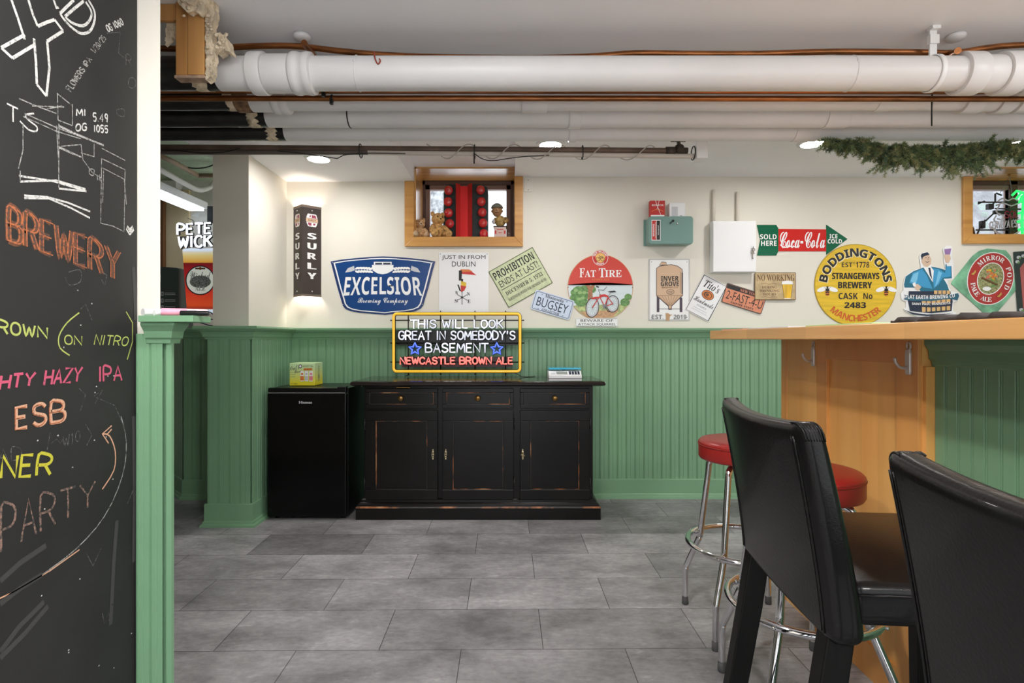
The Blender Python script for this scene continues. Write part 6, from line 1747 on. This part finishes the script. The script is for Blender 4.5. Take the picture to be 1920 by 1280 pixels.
chalk('chalk_heart', ck_w, [[(243, 430), (239, 424), (237, 430), (243, 440)], [(243, 430), (248, 424), (250, 431), (243, 440)], [(240, 430), (248, 430)], [(241, 434), (247, 433)]], 3.4)
br_ = ctext('BREWERY', 16, 454, 222, 518, 62, 54)
def br_arc(pls):   # the word sags towards its end
    return [[(x, y+10*((x-14)/200)**2-3) for x, y in pl] for pl in pls]
chalk('chalk_brewery_fill', ck_od, br_arc(br_), 10, .0004)
chalk('chalk_brewery_outline', ck_o, [[(x-3.4, y-1.5) for x, y in pl] for pl in br_arc(br_)]+[[(x+3.4, y+1.5) for x, y in pl] for pl in br_arc(br_)], 2.0, .0009)
chalk('chalk_brown_nitro', ck_y, ctext('BROWN', -26, 622, 88, 634, 25, 20), 3.2)
chalk('chalk_brown_nitro', ck_y, ctext('ON', 121, 645, 153, 647, 17, 17)+ctext('NITRO', 176, 646, 238, 648, 19, 16, slant=.2)+[[(148, 586), (125, 605), (110, 630), (112, 652), (130, 666)], [(236, 584), (248, 605), (248, 640), (238, 674)]], 2.3)
for w_ in (ctext('MIGHTY', -62, 738, 62, 722, 28, 24, slant=.15), ctext('HAZY', 82, 722, 150, 714, 28, 26, slant=.15), ctext('IPA', 185, 715, 228, 713, 28, 27)): chalk('chalk_word', ck_p, w_, 4.0)
chalk('chalk_esb', ck_pe, ctext('ESB', 30, 804, 122, 788, 40, 38), 6.0)
chalk('chalk_esb_outline', ck_o, [[(x-2.4, y+2) for x, y in pl] for pl in ctext('ESB', 30, 804, 122, 788, 40, 38)], 1.8, .0009)
chalk('chalk_pilsner', ck_yy, ctext('PILSNER', -118, 905, 95, 889, 46, 38, slant=.1), 5.0)
chalk('chalk_party', ck_br, ctext('PARTY', 2, 1034, 178, 944, 85, 42), 3.6)
C3 = lambda *pts: [(x*.3908, 780+y*.3908) for x, y in pts]
chalk('chalk_arrow', ck_pe, [C3((490, 350), (545, 260), (552, 170), (525, 95), (490, 85)), C3((535, 45), (490, 85), (520, 130)), C3((510, 90), (535, 62))], 2.6)
chalk('chalk_arc', ck_m, [C3((580, 0), (605, 130), (585, 290), (500, 480), (360, 640), (180, 775))], 2.0)
chalk('chalk_arc', ck_pe, [C3((380, 640), (240, 740), (60, 845), (-60, 900))], 2.2)
for pl_ in ([C3((225, 160), (240, 80)), C3((245, 130), (270, 110), (290, 130), (300, 110))]+ctext('W10', 118, 838, 150, 826, 20)+[C3((415, 140), (440, 90), (410, 40))]+[[(176, 742), (192, 731), (178, 756)], [(180, 745), (215, 760), (232, 800), (236, 830)], [(148, 728), (160, 740), (150, 770)]]+ctext('AD', -4, 868, 40, 860, 24)+[C3((445, 718), (415, 660)), C3((445, 718), (485, 630)), C3((490, 945), (500, 1000), (520, 935), (522, 985)), C3((610, 420), (640, 350), (655, 370))]
     +[[(128, 510), (150, 506), (150, 528), (130, 534), (122, 520)], [(192, 510), (200, 516), (196, 536), (190, 524)], [(150, 580), (160, 570), (172, 600)], [(220, 205), (232, 205), (232, 218), (220, 215), (218, 205)], [(200, 62), (225, 60), (222, 100), (232, 108)]]
     +ctext('R', 236, 122, 246, 124, 20)+ctext('O', 240, 165, 254, 166, 20)): chalk('chalk_mark', ck_f, [pl_], 1.2)
ck_s = chalkmat('chalk_smear', (62, 62, 60), .4)
for pl_ in [C3((0, 790), (100, 700), (220, 620)), C3((0, 900), (90, 830), (200, 760)), C3((0, 1160), (120, 1040), (230, 910)), C3((560, 500), (545, 700), (530, 1000)), C3((640, 0), (645, 400), (640, 700)), C3((0, 1130), (90, 1010), (210, 890)), [(250, 500), (253, 560), (254, 600)]]: chalk('chalk_smudge', ck_s, [pl_], 9)
b = MB(); rg = random.Random(6)
for i in range(24):
    x, y = rg.uniform(60, 250), rg.uniform(500, 1270)
    p = bp(x, y); b.add([p+Vector((0, q*.0022*rg.uniform(.5, 1.3), w_*.0018)) for q, w_ in ((-1, -.6), (1, -1), (.7, 1), (-.8, .8))], [(0, 1, 2, 3)])
e = b.build('chalk_specks', ck_w); e.parent = cb
